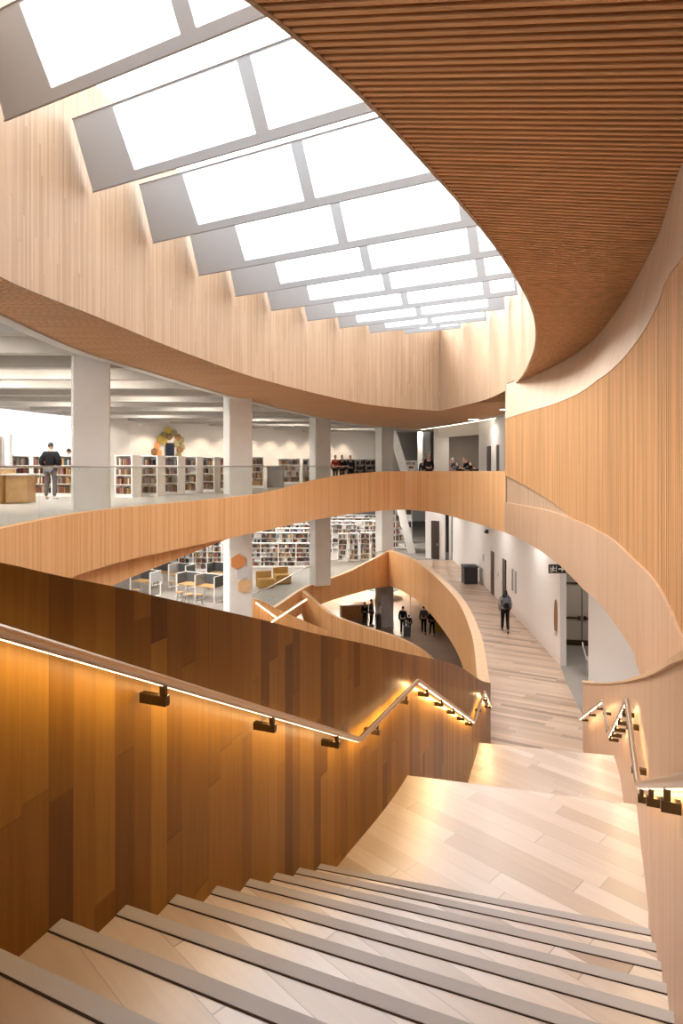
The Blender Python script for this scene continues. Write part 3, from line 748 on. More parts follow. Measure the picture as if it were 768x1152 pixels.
# ------------------------------------------------------------------ books and bookcases
random.seed(3)
bookmesh = {}
def book_mesh(col):
    if col in bookmesh: return bookmesh[col]
    mb = MB()     # unit book: cover boards, spine, page block; spine to -y
    mb.box((-.45, 0, .5), (.1, 1, 1)); mb.box((.45, 0, .5), (.1, 1, 1)); mb.box((0, -.46, .5), (.8, .08, 1)); mb.box((0, .02, .5), (.8, .86, .95), mi=1)
    o = mb.build('book', [M['book ' + col], M['page']]); me = o.data; bpy.data.objects.remove(o); bookmesh[col] = me
    return me
BK = list(BOOKC); stuff = MB(); nbooks = [0]
BKW = [6, 7, 2, 3, .7, 3, 1, .4]
tiername = ['bottom', 'second', 'third', 'top', 'fifth', 'sixth']
def fill(o_m, w, z, depth, hmax, where=None, single=True, dens=.85, wide=1):
    """row of books on one shelf; o_m: matrix of the case"""
    x = -w / 2 + .02
    while x < w / 2 - .07:
        bw = random.uniform(.028, .06) * wide; bh = random.uniform(.7, .97) * hmax; bd = random.uniform(.15, .2)
        if random.random() > dens: x += random.uniform(.04, .2) * (1 + wide * .3); continue
        col = random.choices(BK, BKW)[0]
        c = Vector((x + bw / 2, -depth / 2 + bd / 2 + .03, z))
        if single and nbooks[0] < 300:
            nbooks[0] += 1
            b = bpy.data.objects.new('book', book_mesh(col)); COL.objects.link(b)
            b.matrix_world = o_m @ Matrix.Translation(c) @ Matrix.Diagonal((bw * .92, bd, bh, 1))
            tag(b, f'{col} book, {where}', 'book', f'{col} books, {where}')
        else:
            n0 = len(stuff.v); stuff.box(c + Vector((0, 0, bh / 2)), (bw * .92, bd, bh), mi=BK.index(col))
            for i in range(n0, len(stuff.v)): stuff.v[i] = tuple(o_m @ Vector(stuff.v[i]))
        x += bw
def bookcase(label, loc, rz, w, h, tiers, where=None, single=False, depth=.32, group=None, bays=1, dens=.85, wide=1, endm='whitem'):
    t = thing('bookcase', label, 'bookcase', loc, rz, group)
    m = Matrix.Translation(loc) @ Matrix.Rotation(rz, 4, 'Z')
    for k in range(bays + 1):
        x = -w / 2 + w * k / bays
        MB().box((x, 0, h / 2), (.045, depth + .01, h)).build('side_panel', M[endm], t)
    MB().box((0, depth / 2 - .01, h / 2), (w, .015, h)).build('back_panel', M['whitem'], t)
    MB().box((0, 0, h + .012), (w + .05, depth + .02, .025)).build('top', M['whitem'], t)
    MB().box((0, .01, .05), (w, depth - .03, .1)).build('plinth', M['whitem'], t)
    for k in range(tiers):
        z = .1 + (h - .1) * k / tiers
        MB().box((0, 0, z), (w - .03, depth - .02, .022)).build('shelf', M['whitem'], t)
        for b in range(bays):
            mm = m @ Matrix.Translation((-w / 2 + w * (b + .5) / bays, 0, 0))
            fill(mm, w / bays - .05, z + .012, depth, (h - .1) / tiers - .07, f'{tiername[k]} shelf of the {where}' if where else None, single, dens, wide)
    return t
# upper floor: near row beyond the glass, right of the nearest column
row = [(-7.45, 21.7), (-6.85, 22.6), (-6.40, 23.7), (-5.98, 24.9), (-5.55, 26.2), (-5.05, 27.3)]
nm = ['first white bookcase past the nearest column', 'second white bookcase past the nearest column', 'third white bookcase past the nearest column', 'fourth white bookcase past the nearest column', 'fifth white bookcase past the nearest column', 'white bookcase just left of the second column']
for (x, y), n in zip(row, nm):
    bookcase(f'low {n} on the upper floor', (x, y, 0), R(-24), .74, 1.43, 4, n, True, depth=.42, wide=1.15, dens=.93, group='bookcases in a row behind the glass balustrade')
    # its white end screen
    rowp = Matrix.Translation((x, y, 0)) @ Matrix.Rotation(R(12), 4, 'Z')
lf = [(-11.55, 22.6, 'bookcase beside the service desk'), (-10.72, 22.5, 'bookcase left of the standing man'), (-9.9, 22.4, 'bookcase right of the standing man'), (-9.05, 22.3, 'bookcase left of the nearest column')]
for x, y, n in lf:
    bookcase(f'low white {n} on the upper floor', (x, y, 0), R(-8), .76, 1.43, 4, n, True, depth=.36, wide=1.3, dens=.93, group='bookcases behind the standing man')
# farther cases between the columns on the upper floor
far4 = [(-4.3, 31, .8, 10, 'white bookcase just right of the second column', 'whitem'), (-3.2, 38, 1.3, 6, 'white bookcase with mixed displays left of the third column', 'whitem'), (-2.05, 39.2, .8, 6, 'white display bookcase directly left of the third column', 'whitem'),
        (.35, 41, .8, 20, 'dark ended bookcase right of the third column', 'dgrey'), (1.15, 42, .8, 20, 'second dark ended bookcase right of the third column', 'dgrey'), (1.95, 43.4, .8, 20, 'third dark ended bookcase next to the fourth column', 'dgrey'), (5.7, 53, 1.3, 0, 'pale bookcase beyond the fourth column at the far wall', 'whitem')]
for x, y, w, a, n, em in far4: bookcase(f'{n} on the upper floor', (x, y, 0), R(a), w, 1.5, 4, None, False, wide=2, dens=.8, endm=em)
tag(MB().box((0, 0, .5), (.8, .5, 1.0)).box((0, -.02, 1.02), (.86, .56, .04)).build('reading_lectern', M['grey'], loc=(-3.35, 31.6, 0)), 'grey cabinet beside the bookcase right of the second column', 'cabinet')
# middle floor: long rows of white shelving
for k in range(7):
    y = 40.5 + 3.1 * k
    x0, x1 = -11 - k * 1.2, -1.8 + k * .55
    if k > 2: x1 = 5.2 if k > 3 else 1.2
    w = x1 - x0
    bookcase(f'long white shelving row on the middle floor, {["nearest to the columns", "second from the columns", "third from the columns", "fourth from the columns", "fifth from the columns", "second from the far wall", "closest to the far wall"][k]}',
             ((x0 + x1) / 2, y, Z3), 0, w, 1.9 if k != 0 else 1.55, 5, None, False, bays=max(1, round(w / 1.1)), dens=.8, wide=2.6, group='shelving rows on the middle floor')
for k in range(4):
    x = .1 + .78 * k
    bookcase(f'white shelving stack end by the third column on the middle floor, {["leftmost", "second from left", "third from left", "rightmost"][k]}', (x, 43.0 + .25 * k, Z3), R(-8), .62, 1.9, 5, None, False, wide=2.2, dens=.8)
bookcase('tall white bookcase beside the slanted strut on the middle floor', (4.3, 49.8, Z3), 0, 2.6, 3.2, 6, None, False, bays=2, wide=2.6)
bookcase('white bookcase under the balcony just left of the second column', (-8.9, 39.3, Z3), 0, 2.7, 1.9, 5, None, False, bays=3, wide=1.6)
so_ = stuff.build('shelved_books', [M['book ' + k] for k in BK], weld=False)
tag(so_, 'distant books filling the far shelves of both floors', 'books', kind='stuff')

# ------------------------------------------------------------------ furniture
sd = thing('service_desk', 'wooden service desk with white top behind the glass at far left', 'desk', (-9.85, 18.2, 0))
MB().box((-1.0, 0, .5), (2.2, .9, 1.0)).build('body', M['desk'], sd)
MB().box((-1.0, 0, 1.02), (2.26, .96, .04)).build('top', M['ltgrey'], sd)
MB().box((.45, .05, .42), (.62, .5, .80)).build('wing', M['desk'], sd)
MB().box((.5, 0, .84), (.85, .8, .04)).build('wing_top', M['whitem'], sd)
pil = thing('metal_kiosk', 'grey kiosk with bright steel cylinder at far left behind the desk', 'kiosk', (-11.9, 21.6, 0))
MB().box((-.2, .25, 1.1), (1.0, .2, 2.2)).build('panel', M['ltgrey'], pil)
MB().lathe((0, 0, 0), [(0, 0), (.13, 0), (.13, 2.1), (0, 2.1)], 20).build('cylinder', M['steel'], pil, smooth=40)
# carrels on the middle floor
def carrel(label, x, y, rz, bays=2, w=1.2):
    t = thing('study_carrel', label, 'study carrel', (x, y, Z3), rz, 'study carrels'); W_ = w * bays
    MB().box((0, 0, .74), (W_, .75, .035)).build('desktop', M['desk'], t)
    bp_ = MB().box((0, .38, .98), (W_, .04, .52)).build('back_panel', M['dgrey'], t)
    for k in range(bays + 1):
        xx = -W_ / 2 + k * w
        MB().box((xx, 0, 1.0), (.035, .78, .50)).build('side_panel', M['grey'] if k % 2 else M['dgrey'], t)
        fr = MB(); fr.box((xx, -.38, .62), (.05, .05, 1.24)).box((xx, .36, .36), (.05, .05, .72)).box((xx, 0, .03), (.05, .76, .05)).box((xx, 0, 1.265), (.05, .8, .03)); fr.build('leg_frame', M['whitem'], t)
    MB().box((0, .38, 1.255), (W_, .06, .03)).build('top_trim', M['whitem'], bp_)
    return t
carrel('two-bay study carrel nearest the wooden stair wall', -6.95, 30.6, R(-26), 2, 1.15)
carrel('two-bay study carrel in the middle, half behind the nearest one', -9.15, 33.9, R(-26), 2, 1.15)
carrel('single study carrel at the left edge under the balcony', -9.95, 31.6, R(-26), 1, 1.3)
carrel('single study carrel directly left of the column with hexagon signs', -6.65, 34.0, R(-26), 1)
def stool(label, x, y):
    t = thing('stool', label, 'stool', (x, y, Z3), random.uniform(0, 1), 'stools at the study carrels')
    MB().lathe((0, 0, 0), [(0, .43), (.18, .43), (.185, .455), (.17, .475), (0, .475)], 14).build('seat', M['desk'], t, smooth=40)
    for k in range(4):
        a = k * math.pi / 2 + .78; MB().tube([(.12 * math.cos(a), .12 * math.sin(a), .43), (.2 * math.cos(a), .2 * math.sin(a), 0)], .014, 6).build('leg', M['grey'], t)
for i, (x, y, n) in enumerate([(-7.85, 30.2, 'left bay of the nearest carrel'), (-7.3, 29.75, 'divider of the nearest carrel'), (-6.75, 29.6, 'right bay of the nearest carrel'), (-10.0, 33.5, 'left bay of the middle carrel'), (-9.0, 33.0, 'right bay of the middle carrel'), (-10.2, 30.9, 'single carrel under the balcony'), (-6.95, 33.3, 'single carrel left of the hexagon column')]):
    stool(f'small round wooden stool in front of the {n}', x, y)
for x, y, n in ((-4.15, 33.8, 'left'), (-3.35, 35.1, 'right')):
    t = thing('upholstered_bench', f'boxy mustard bench on the middle floor beyond the second column, {n} of the two', 'bench', (x, y, Z3), R(20))
    MB().box((0, 0, .25), (.85, .8, .46)).build('seat', M['mustard'], t)
    MB().box((0, .36, .62), (.85, .12, .4)).build('backrest', M['mustard'], t)
    MB().box((0, 0, .015), (.75, .7, .03)).build('base', M['black'], t)
def hexagon(label, loc, r, mat, rz, group=None, name='hexagon_panel'):
    mb = MB(); p = [(r * math.cos(R(60 * k + 30)), r * math.sin(R(60 * k + 30))) for k in range(6)]
    mb.face([(a, -.02, b) for a, b in p]); mb.face([(a, .02, b) for a, b in p[::-1]])
    q = [(a * .8, b * .8) for a, b in p]
    for (a, b) in zip(p, p[1:] + p[:1]): mb.face([(a[0], -.02, a[1]), (b[0], -.02, b[1]), (b[0], .02, b[1]), (a[0], .02, a[1])])
    return tag(mb.build(name, M[mat], loc=loc, rz=rz), label, 'panel', group)
cx, cy = -4.05, 24.3; nx, ny = math.sin(R(25)), -math.cos(R(25))
hx = [(.02, .5, 'hexo', 'orange hexagon sign on the second column, highest of three'), (.22, .05, 'ltgrey', 'pale grey hexagon sign on the second column, middle of three'), (.28, -.42, 'capl', 'peach hexagon sign on the second column, lowest of three')]
for dx, dz, m, lb in hx:
    b = Vector((cx + nx * .485 + math.cos(R(25)) * (dx - .14), cy + ny * .485 + math.sin(R(25)) * (dx - .14), at(268, 647, 23.8).z + dz))
    hexagon(lb, b, .31, m, R(25))
# hexagon art on the library wall
bd = Vector((13.9, 16.5)).normalized(); bn_ = Vector((bd.y, -bd.x))
def onback(px, py, out=.05):
    k = (px - 384) / 700   # ray meets the back wall line
    p0 = Vector((-12.7, 37.3)); # p0 + t*bd ; x = k*y
    t = (k * p0.y - p0.x) / (bd.x - k * bd.y); p = p0 + bd * t
    return Vector((p.x + bn_.x * out, p.y + bn_.y * out, EYE - (py - 524) / 700 * p.y))
arch = [(173, 508, 'hexb'), (176, 501, 'hexo'), (179, 494, 'hexy'), (174, 515, 'hexb'), (183, 490, 'hexg'), (188, 484, 'hexy'), (190, 491, 'hexb'), (195, 487, 'hexg'), (199, 492, 'hexb'), (198, 499, 'hexg'), (203, 495, 'hexg'), (201, 506, 'hexb'), (204, 503, 'hexg'), (200, 513, 'hexg'), (184, 497, 'hexy'), (178, 509, 'hexo')]
for i, (a, b, m) in enumerate(arch):
    cn = {'hexb': 'brown', 'hexo': 'orange', 'hexy': 'yellow', 'hexg': 'olive'}[m]
    hexagon(f'{cn} hexagon panel in the arch around the black screen on the library wall', onback(a, b, .06 + .02 * (i % 3)), .24, m, math.atan2(bd.y, bd.x), f'{cn} hexagon panels on the library wall')
scr = thing('wall_screen', 'black upright screen on the library wall inside the hexagon arch', 'screen', onback(190, 513, .10), math.atan2(bd.y, bd.x))
MB().box((0, 0, .4), (.62, .06, .86)).build('bezel', M['black'], scr); MB().box((0, -.035, .42), (.54, .01, .7)).build('display', M['cnavy'], scr)

# ------------------------------------------------------------------ upper right corridor
struct(strip_wall([(8.2, 24.5, 0, 4.3), (8.25, 31, 0, 4.3), (8.45, 38, 0, 4.3)], .2, -1).build('wall_gallery', M['white']))
struct(strip_wall([(8.45, 38, 0, 4.3), (9.6, 38.6, 0, 4.3)], .1, 1).build('wall_return', M['white']))
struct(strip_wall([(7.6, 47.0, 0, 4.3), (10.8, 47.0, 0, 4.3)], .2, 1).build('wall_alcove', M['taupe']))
struct(strip_wall([(6.7, 44.9, 0, 4.3), (7.75, 44.9, 0, 4.3)], .3, 1).build('wall_pier', M['beige']))
struct(strip_wall([(6.9, 44.6, 3.1, 4.3), (9.6, 38.6, 3.1, 4.3)], .2, 1).build('trim_header', M['beige']))
for k, yd in enumerate((35.2, 33.0)):
    o = MB().box((0, 0, 1.1), (.06, .75, 2.2)).build(f'door_{k+4}', M['door'], loc=(8.33 - .0 * k, yd, 0)); struct(o)
    MB().box((-.05, .25, 1.05), (.05, .03, .14)).build('door_handle', M['steel'], o)
cv = [(p[0], p[1]) for p in SOFF if p[0] > 5.2 and 22 < p[1] < 44.7]
cl = thing('cove_light', 'warm strip of cove light along the ceiling edge above the far gallery', 'light', (cv[0][0], cv[0][1], 3.66))
o = strip_wall([(p[0] + .36, p[1] + .1, 3.66, 3.70) for p in cv], .05, 1).build('strip', M['cove']); o.parent = cl; o.location = -Vector(cl.location)

# ------------------------------------------------------------------ lower floor items
ld = thing('reception_desk', 'wooden reception desk on the lobby floor at the bottom', 'desk', at(398, 690, 44).xy.to_3d() + Vector((0, 0, Z2)), R(10))
MB().box((0, 0, .5), (1.9, .8, 1.0)).build('body', M['desk'], ld); MB().box((0, 0, 1.02), (2.1, .95, .05)).build('top', M['capl'], ld)
rt = thing('round_table', 'dark teal round table on the lobby floor behind the people', 'table', (3.4, 51.0, Z2))
MB().lathe((0, 0, 0), [(0, .70), (1.35, .70), (1.4, .73), (1.35, .76), (0, .76)], 28).build('tabletop', M['teal'], rt, smooth=40)
MB().lathe((0, 0, 0), [(0, 0), (.5, 0), (.5, .04), (.1, .08), (.1, .7), (0, .7)], 16).build('pedestal', M['grey'], rt)
pst = thing('display_stand', 'thin metal frame stand on the lobby floor between the people', 'stand', (at(468, 690, 44).x, 44.5, Z2))
MB().box((-.35, 0, .75), (.03, .03, 1.5)).box((.35, 0, .75), (.03, .03, 1.5)).box((0, 0, 1.45), (.7, .03, .03)).box((0, 0, .75), (.7, .03, .03)).build('frame', M['railm'], pst)
MB().box((-.35, 0, .02), (.06, .5, .03)).box((.35, 0, .02), (.06, .5, .03)).build('foot', M['railm'], pst)
ys = thing('floor_sign', 'small yellow folding sign on the lobby floor near the wall', 'sign', (at(494, 703, 40).x, 40.5, Z2))
for sgn in (-1, 1):
    mb = MB(); mb.prism([(-.22, -.01), (.22, -.01), (.22, .01), (-.22, .01)], 0, .85); mb.v = [(x, y + sgn * (.85 - z) * .2, z) for x, y, z in mb.v]; mb.build('sign_face', M['yellow'], ys)
# descending stair wall inside the opening
dw = curve([(-1.9, 32.6, -6.7, -5.45), (-.43, 30.5, -9.7, -6.14), (1.03, 30, -9.7, -6.6), (2.4, 29.5, -9.7, -6.9), (3.36, 29, -9.7, -7.2), (4.2, 28.5, -9.7, -7.7), (4.7, 28.1, -9.7, -8.6)], .15)
lwl = thing('lower_stair_wall', 'curved wooden wall of the lower stairs sinking into the opening', 'wall', (1, 30, Z2))
o = strip_wall(dw, .2, -1, capmi=1).build('cladding', [M['ribbon'], M['capl']], smooth=30); o.parent = lwl; o.location = -Vector(lwl.location)
# stair head enclosure by the second column
pe = [(-3.9, 25.9), (-3.0, 26.6), (-2.1, 27.6)]
se = thing('stair_head_guard', 'short wooden guard with sloping top at the head of the lower stairs', 'guard', (-3.9, 25.9, Z3))
o = strip_wall(curve([(-3.88, 25.7, -7.2, -4.42), (-3.4, 25.9, -7.2, -4.5), (-2.6, 26.2, -7.4, -5.0), (-1.8, 26.6, -7.6, -5.45), (-.6, 27.5, -8, -6.2)], .15), .16, 1, capmi=1).build('cladding', [M['ribbon'], M['capl']], smooth=30); o.parent = se; o.location = -Vector(se.location)
def small_rail(label, pts):
    t = thing('handrail', label, 'handrail', pts[0]); o = MB().tube(pts, .035, 8).build('rail', M['capl'], smooth=40); o.parent = t; o.location = -Vector(pts[0])
    o = MB().tube([Vector(p) - Vector((0, .03, .04)) for p in pts], .018, 6).build('light_strip', M['led']); o.parent = t; o.location = -Vector(pts[0])
small_rail('short lit handrail descending beside the stair head guard', [at(288, 677, 25.6), at(311, 694, 25.9)])
small_rail('short lit handrail rising along the lower stairs near the glass', [at(305, 699, 25.4), at(345, 673, 26.0)])

# ------------------------------------------------------------------ people
def skin_obj(pts, edges, rads, mat, name, sub=1, roots=(0,)):
    me = bpy.data.meshes.new(name); me.from_pydata(pts, edges, [])
    bm = bmesh.new(); bm.from_mesh(me); lay = bm.verts.layers.skin.verify(); bm.verts.ensure_lookup_table()
    for v, r in zip(bm.verts, rads):
        v[lay].radius = r if hasattr(r, '__len__') else (r, r)
        v[lay].use_root = v.index in roots
    bm.to_mesh(me); bm.free(); me.materials.append(mat)
    o = bpy.data.objects.new(name, me); COL.objects.link(o)
    o.modifiers.new('Skin', 'SKIN').use_smooth_shade = True
    s = o.modifiers.new('Sub', 'SUBSURF'); s.levels = s.render_levels = sub
    dg = bpy.context.evaluated_depsgraph_get(); dg.update()
    m2 = bpy.data.meshes.new_from_object(o.evaluated_get(dg)); 
    o.modifiers.clear(); old = o.data; o.data = m2; bpy.data.meshes.remove(old); m2.name = name
    return o
def person(label, loc, rz, h, top, legs, hair='hair', pose='stand', sk='skin', longhair=False, coat=False, group=None):
    k = h / 1.75
    t = thing('person', label, 'person', loc, rz, group)
    # faces -y
    J = dict(pel=(0, 0, .96), spi=(0, 0, 1.16), che=(0, 0, 1.34), nec=(0, .01, 1.49), hea=(0, -.005, 1.58),
             ls=(.185, 0, 1.41), le=(.235, .03, 1.13), lw=(.24, -.05, .89), lh=(.235, -.075, .82), rs=(-.185, 0, 1.41), re=(-.235, .03, 1.13), rw=(-.24, -.05, .89), rh=(-.235, -.075, .82),
             lp=(.09, 0, .90), lk=(.10, -.02, .50), la=(.105, .03, .09), lt=(.12, -.14, .035), rp=(-.09, 0, .90), rk=(-.10, -.02, .50), ra=(-.105, .03, .09), rt=(-.12, -.14, .035))
    if pose == 'walk':
        J.update(lk=(.09, -.12, .51), la=(.09, -.20, .10), lt=(.1, -.36, .06), rk=(-.09, .05, .50), ra=(-.09, .25, .14), rt=(-.1, .10, .035), le=(.24, .10, 1.14), lw=(.24, .09, .90), lh=(.235, .07, .83), re=(-.24, -.02, 1.14), rw=(-.22, -.16, .93), rh=(-.21, -.20, .87))
    if pose == 'pocket':
        J.update(le=(.29, .06, 1.15), lw=(.2, -.08, .98), lh=(.17, -.12, .94), re=(-.29, .06, 1.15), rw=(-.2, -.08, .98), rh=(-.17, -.12, .94), la=(.13, .03, .09), lt=(.16, -.13, .035), ra=(-.13, .03, .09), rt=(-.16, -.13, .035), lk=(.12, -.01, .5), rk=(-.12, -.01, .5))
    if pose == 'lean':
        J.update(pel=(0, .18, .94), spi=(0, .07, 1.08), che=(0, -.10, 1.19), ls=(.185, -.13, 1.22), rs=(-.185, -.13, 1.22), lp=(.09, .18, .88), rp=(-.09, .18, .88))
        J.update(nec=(0, -.23, 1.27), hea=(0, -.29, 1.31), le=(.25, -.20, .99), lw=(.10, -.36, .985), lh=(.02, -.40, .99), re=(-.25, -.20, .99), rw=(-.10, -.36, .985), rh=(-.02, -.40, 1.0))
    J = {a: tuple(c * k for c in b) for a, b in J.items()}
    def chain(names, edges, rad, mat, nm, par, extra=0, sub=1):
        idx = {n: i for i, n in enumerate(names)}
        o = skin_obj([J[n] for n in names], [(idx[a], idx[b]) for a, b in edges], [tuple(x * k + extra for x in (rad[n] if hasattr(rad[n], '__len__') else (rad[n], rad[n]))) for n in names], mat, nm, sub)
        o.parent = par; return o
    rad = dict(pel=(.15, .11), spi=(.13, .095), che=(.15, .11), nec=.055, hea=.06, ls=.062, le=.045, lw=.03, lh=.032, rs=.062, re=.045, rw=.03, rh=.032, lp=.085, lk=.058, la=.042, lt=.035, rp=.085, rk=.058, ra=.042, rt=.035)
    E = [('pel', 'spi'), ('spi', 'che'), ('che', 'nec'), ('nec', 'hea'), ('che', 'ls'), ('ls', 'le'), ('le', 'lw'), ('lw', 'lh'), ('che', 'rs'), ('rs', 're'), ('re', 'rw'), ('rw', 'rh'), ('pel', 'lp'), ('lp', 'lk'), ('lk', 'la'), ('la', 'lt'), ('pel', 'rp'), ('rp', 'rk'), ('rk', 'ra'), ('ra', 'rt')]
    body = chain(list(rad), E, rad, M[sk], 'body', t)
    # head with nose, ears and chin, and five fingers on each hand, joined into the body mesh
    bm = bmesh.new(); bm.from_mesh(body.data)
    hc = Vector(J['hea']) + Vector((0, -.012, .075)) * k
    extra = MB(); extra.ball(hc, (.073 * k, .093 * k, .115 * k), 14, 10)
    extra.ball(hc + Vector((0, -.095, -.015)) * k, (.014 * k, .02 * k, .024 * k), 8, 5)
    extra.ball(hc + Vector((0, -.06, -.085)) * k, (.04 * k, .035 * k, .03 * k), 8, 5)
    for sx in (-1, 1): extra.ball(hc + Vector((sx * .075, .01, -.01)) * k, (.012 * k, .022 * k, .032 * k), 8, 5)
    for sd_, hn, wn_ in ((1, 'lh', 'lw'), (-1, 'rh', 'rw')):
        hp, wp = Vector(J[hn]), Vector(J[wn_]); d = (hp - wp).normalized(); s_ = d.cross(Vector((1, 0, 0))); s_ = s_.normalized() if s_.length > .1 else Vector((0, 1, 0)); n_ = d.cross(s_)
        for f, (off, ln) in enumerate(((-.027, .062), (-.009, .075), (.009, .07), (.026, .055))):
            b0 = hp + s_ * off * k; b1 = b0 + (d * ln * .6) * k; b2 = b1 + (d * .7 - n_ * .4 * sd_).normalized() * ln * .5 * k
            extra.tube([b0, b1, b2], [.010 * k, .009 * k, .007 * k], 6)
        b0 = hp + s_ * -.03 * k - d * .02 * k; extra.tube([b0, b0 + (s_ * -.6 + d * .7).normalized() * .035 * k, b0 + (s_ * -.5 + d).normalized() * .06 * k], [.012 * k, .010 * k, .008 * k], 6)
    tmp = extra.build('x', M[sk], smooth=60); bm.from_mesh(tmp.data); bpy.data.objects.remove(tmp); bm.to_mesh(body.data); bm.free()
    body.data.polygons.foreach_set('use_smooth', [True] * len(body.data.polygons))
    # face details
    ey = MB()
    for sx in (-1, 1): ey.ball(hc + Vector((sx * .03, -.083, .005)) * k, (.011 * k, .008 * k, .008 * k), 8, 5)
    ey.build('eyes', M['black'], body, smooth=60)
    MB().ball(hc + Vector((0, -.088, -.052)) * k, (.024 * k, .008 * k, .007 * k), 8, 5).build('mouth', M['cred'], body, smooth=60)
    hr = MB(); hr.ball(hc + Vector((0, .016, .012)) * k, (.082 * k, .094 * k, .118 * k), 14, 8, zmin=-.25)
    if longhair: hr.tube([hc + Vector((0, .05, .03)) * k, hc + Vector((0, .085, -.09)) * k, hc + Vector((0, .10, -.24)) * k], [.085 * k, .095 * k, .05 * k], 12, squash=.7)
    hr.build('hair', M[hair], t, smooth=60)
    tr = dict(pel=(.16, .12), spi=(.14, .105), che=(.16, .12), nec=.065, ls=.075, le=.058, lw=.042, rs=.075, re=.058, rw=.042)
    te = [e for e in E if e[0] in tr and e[1] in tr]
    if coat:
        tr.update(lp=.115, rp=.115); te += [('pel', 'lp'), ('pel', 'rp')]
    chain(list(tr), te, tr, M[top], 'jacket', t, .03 if pose == 'pocket' else .008)
    lr = dict(pel=(.15, .115), lp=.095, lk=.07, la=.055, rp=.095, rk=.07, ra=.055)
    chain(list(lr), [e for e in E if e[0] in lr and e[1] in lr], lr, M[legs], 'trousers', t, .004)
    for a, b in (('la', 'lt'), ('ra', 'rt')):
        p, q = Vector(J[a]), Vector(J[b]); hl = Vector((p.x, p.y + .05 * k, q.z))
        MB().tube([hl + Vector((0, 0, .01)), (hl * .6 + q * .4) + Vector((0, 0, .025)), q, q + (q - hl).normalized() * .04 * k], [.038 * k, .05 * k, .046 * k, .02 * k], 10, squash=.85).build('shoe', M['cwhite'] if pose == 'pocket' else M['black'], t, smooth=60)
    return t
p = at(57, 562, 20.3)
person('man in black jacket and grey trousers standing with his back to the glass balustrade', (p.x, 20.3, 0), R(180), 1.83, 'cblack', 'cgrey', pose='pocket')
p = at(85, 520, 24)
person('person in a dark patterned top standing behind the bookcases near the first column', (p.x, 23.4, 0), R(200), 1.72, 'checks', 'cnavy')
pw = at(568, 710, 24.6)
wz = (pw.x, 24.6, Z3 + .012)
person('person with long dark hair and checked coat walking away along the walkway', wz, R(172), 1.66, 'checks', 'cblack', pose='walk', longhair=True, coat=True)
bp = thing('backpack', 'dark grey backpack worn by the person on the walkway', 'backpack', (pw.x + .02, 24.6, Z3 + 1.0), R(172))
MB().ball((0, .22, .2), (.16, .10, .24), 14, 10).build('bag', M['cgrey'], bp, smooth=60); bag_ = bp.children[0]
MB().ball((0, .30, .12), (.11, .05, .12), 12, 8).build('front_pocket', M['cblack'], bag_, smooth=60)
for sx in (-1, 1): MB().tube([(sx * .1, .15, .4), (sx * .11, .0, .48), (sx * .12, -.15, .38), (sx * .12, -.15, .2), (sx * .14, .1, .05)], .02, 6).build('strap', M['cblack'], bp)
# people leaning on the far parapet
def rib_at(px):
    best = min((q for q in RIB if q[1] > 24), key=lambda q: abs(384 + 700 * q[0] / q[1] - px)); return best
for px0, lb, top, hr, dx in ((514, 'person with grey hair in a dark coat leaning on the far parapet', 'cgrey', 'hairg', 0), (529, 'dark haired person in black leaning on the far parapet beside the grey haired one', 'cblack', 'hair', 0),
                           (482, 'person in black jacket standing at the far parapet corner', 'cblack', 'hair', 0), (476, 'shorter person in dark coat standing at the far parapet corner', 'cnavy', 'hair', 0)):
    q = rib_at(px0); x = (px0 - 384) / 700 * (q[1] + .55) + (.35 if px0 > 500 else 0)
    yy = q[1] + (.3 if px0 > 500 else .75); x = (px0 - 384) / 700 * yy
    if px0 > 500: x = max(x, q[0] + .62); yy = x * 700 / (px0 - 384)
    person(lb, (x, yy, 0), R(-70 if px0 > 500 else 0), 1.72 if px0 != 476 else 1.45, top, 'cblack', hair=hr, pose='lean' if px0 > 500 else 'stand')
for px0, d, lb, top in ((377, 36.5, 'person in a dark red top beside the third column on the upper floor', 'cred'), (384.5, 37.0, 'person in black beside the red topped person on the upper floor', 'cblack'), (394, 38, 'person in dark clothes in front of the dark ended bookcases', 'cnavy')):
    person(lb, ((px0 - 384) / 700 * d, d, 0), R(20), 1.70, top, 'cblack')
# lobby
for px0, py0, lb, top, hh, rz, leg in ((410, 703, 'person in black beside the lobby desk, leftmost of the lobby group', 'cblack', 1.55, 30, 'cblack'), (417.5, 704, 'tall person in dark clothes behind the white jacketed man in the lobby', 'cgrey', 1.78, 60, 'cblack'),
                            (426, 707, 'man in a white jacket standing in the lobby', 'cwhite', 1.72, -40, 'cgrey'), (453, 713, 'person in black pulling a grey case in the lobby', 'cblack', 1.75, 160, 'cblack'), (460, 712, 'child in dark clothes beside the person with the case', 'cnavy', 1.15, 170, 'cblack'),
                            (476.5, 713, 'person in dark jacket walking in the lobby, left of the two walkers', 'cgrey', 1.78, 175, 'cblack'), (486, 715, 'person in black walking in the lobby, right of the two walkers', 'cblack', 1.66, 185, 'cblack')):
    d = 700 * (EYE - Z2) / (py0 - 524)
    person(lb, ((px0 - 384) / 700 * d, d, Z2), R(rz), hh, top, leg, pose='walk' if 'walking' in lb else 'stand')
d = 700 * (EYE - Z2) / 191
sc_ = thing('rolling_case', 'grey rolling case standing beside the person in black in the lobby', 'suitcase', ((457 - 384) / 700 * d, d - .3, Z2))
MB().box((0, 0, .36), (.42, .26, .62)).build('body', M['cgrey'], sc_)
MB().tube([(-.12, .1, .66), (-.12, .1, 1.0), (.12, .1, 1.0), (.12, .1, .66)], .012, 6).build('handle', M['steel'], sc_)
for sx in (-1, 1): MB().lathe((sx * .15, 0, 0), [(0, 0), (.04, 0), (.04, .06), (0, .06)], 10).build('wheel', M['black'], sc_)

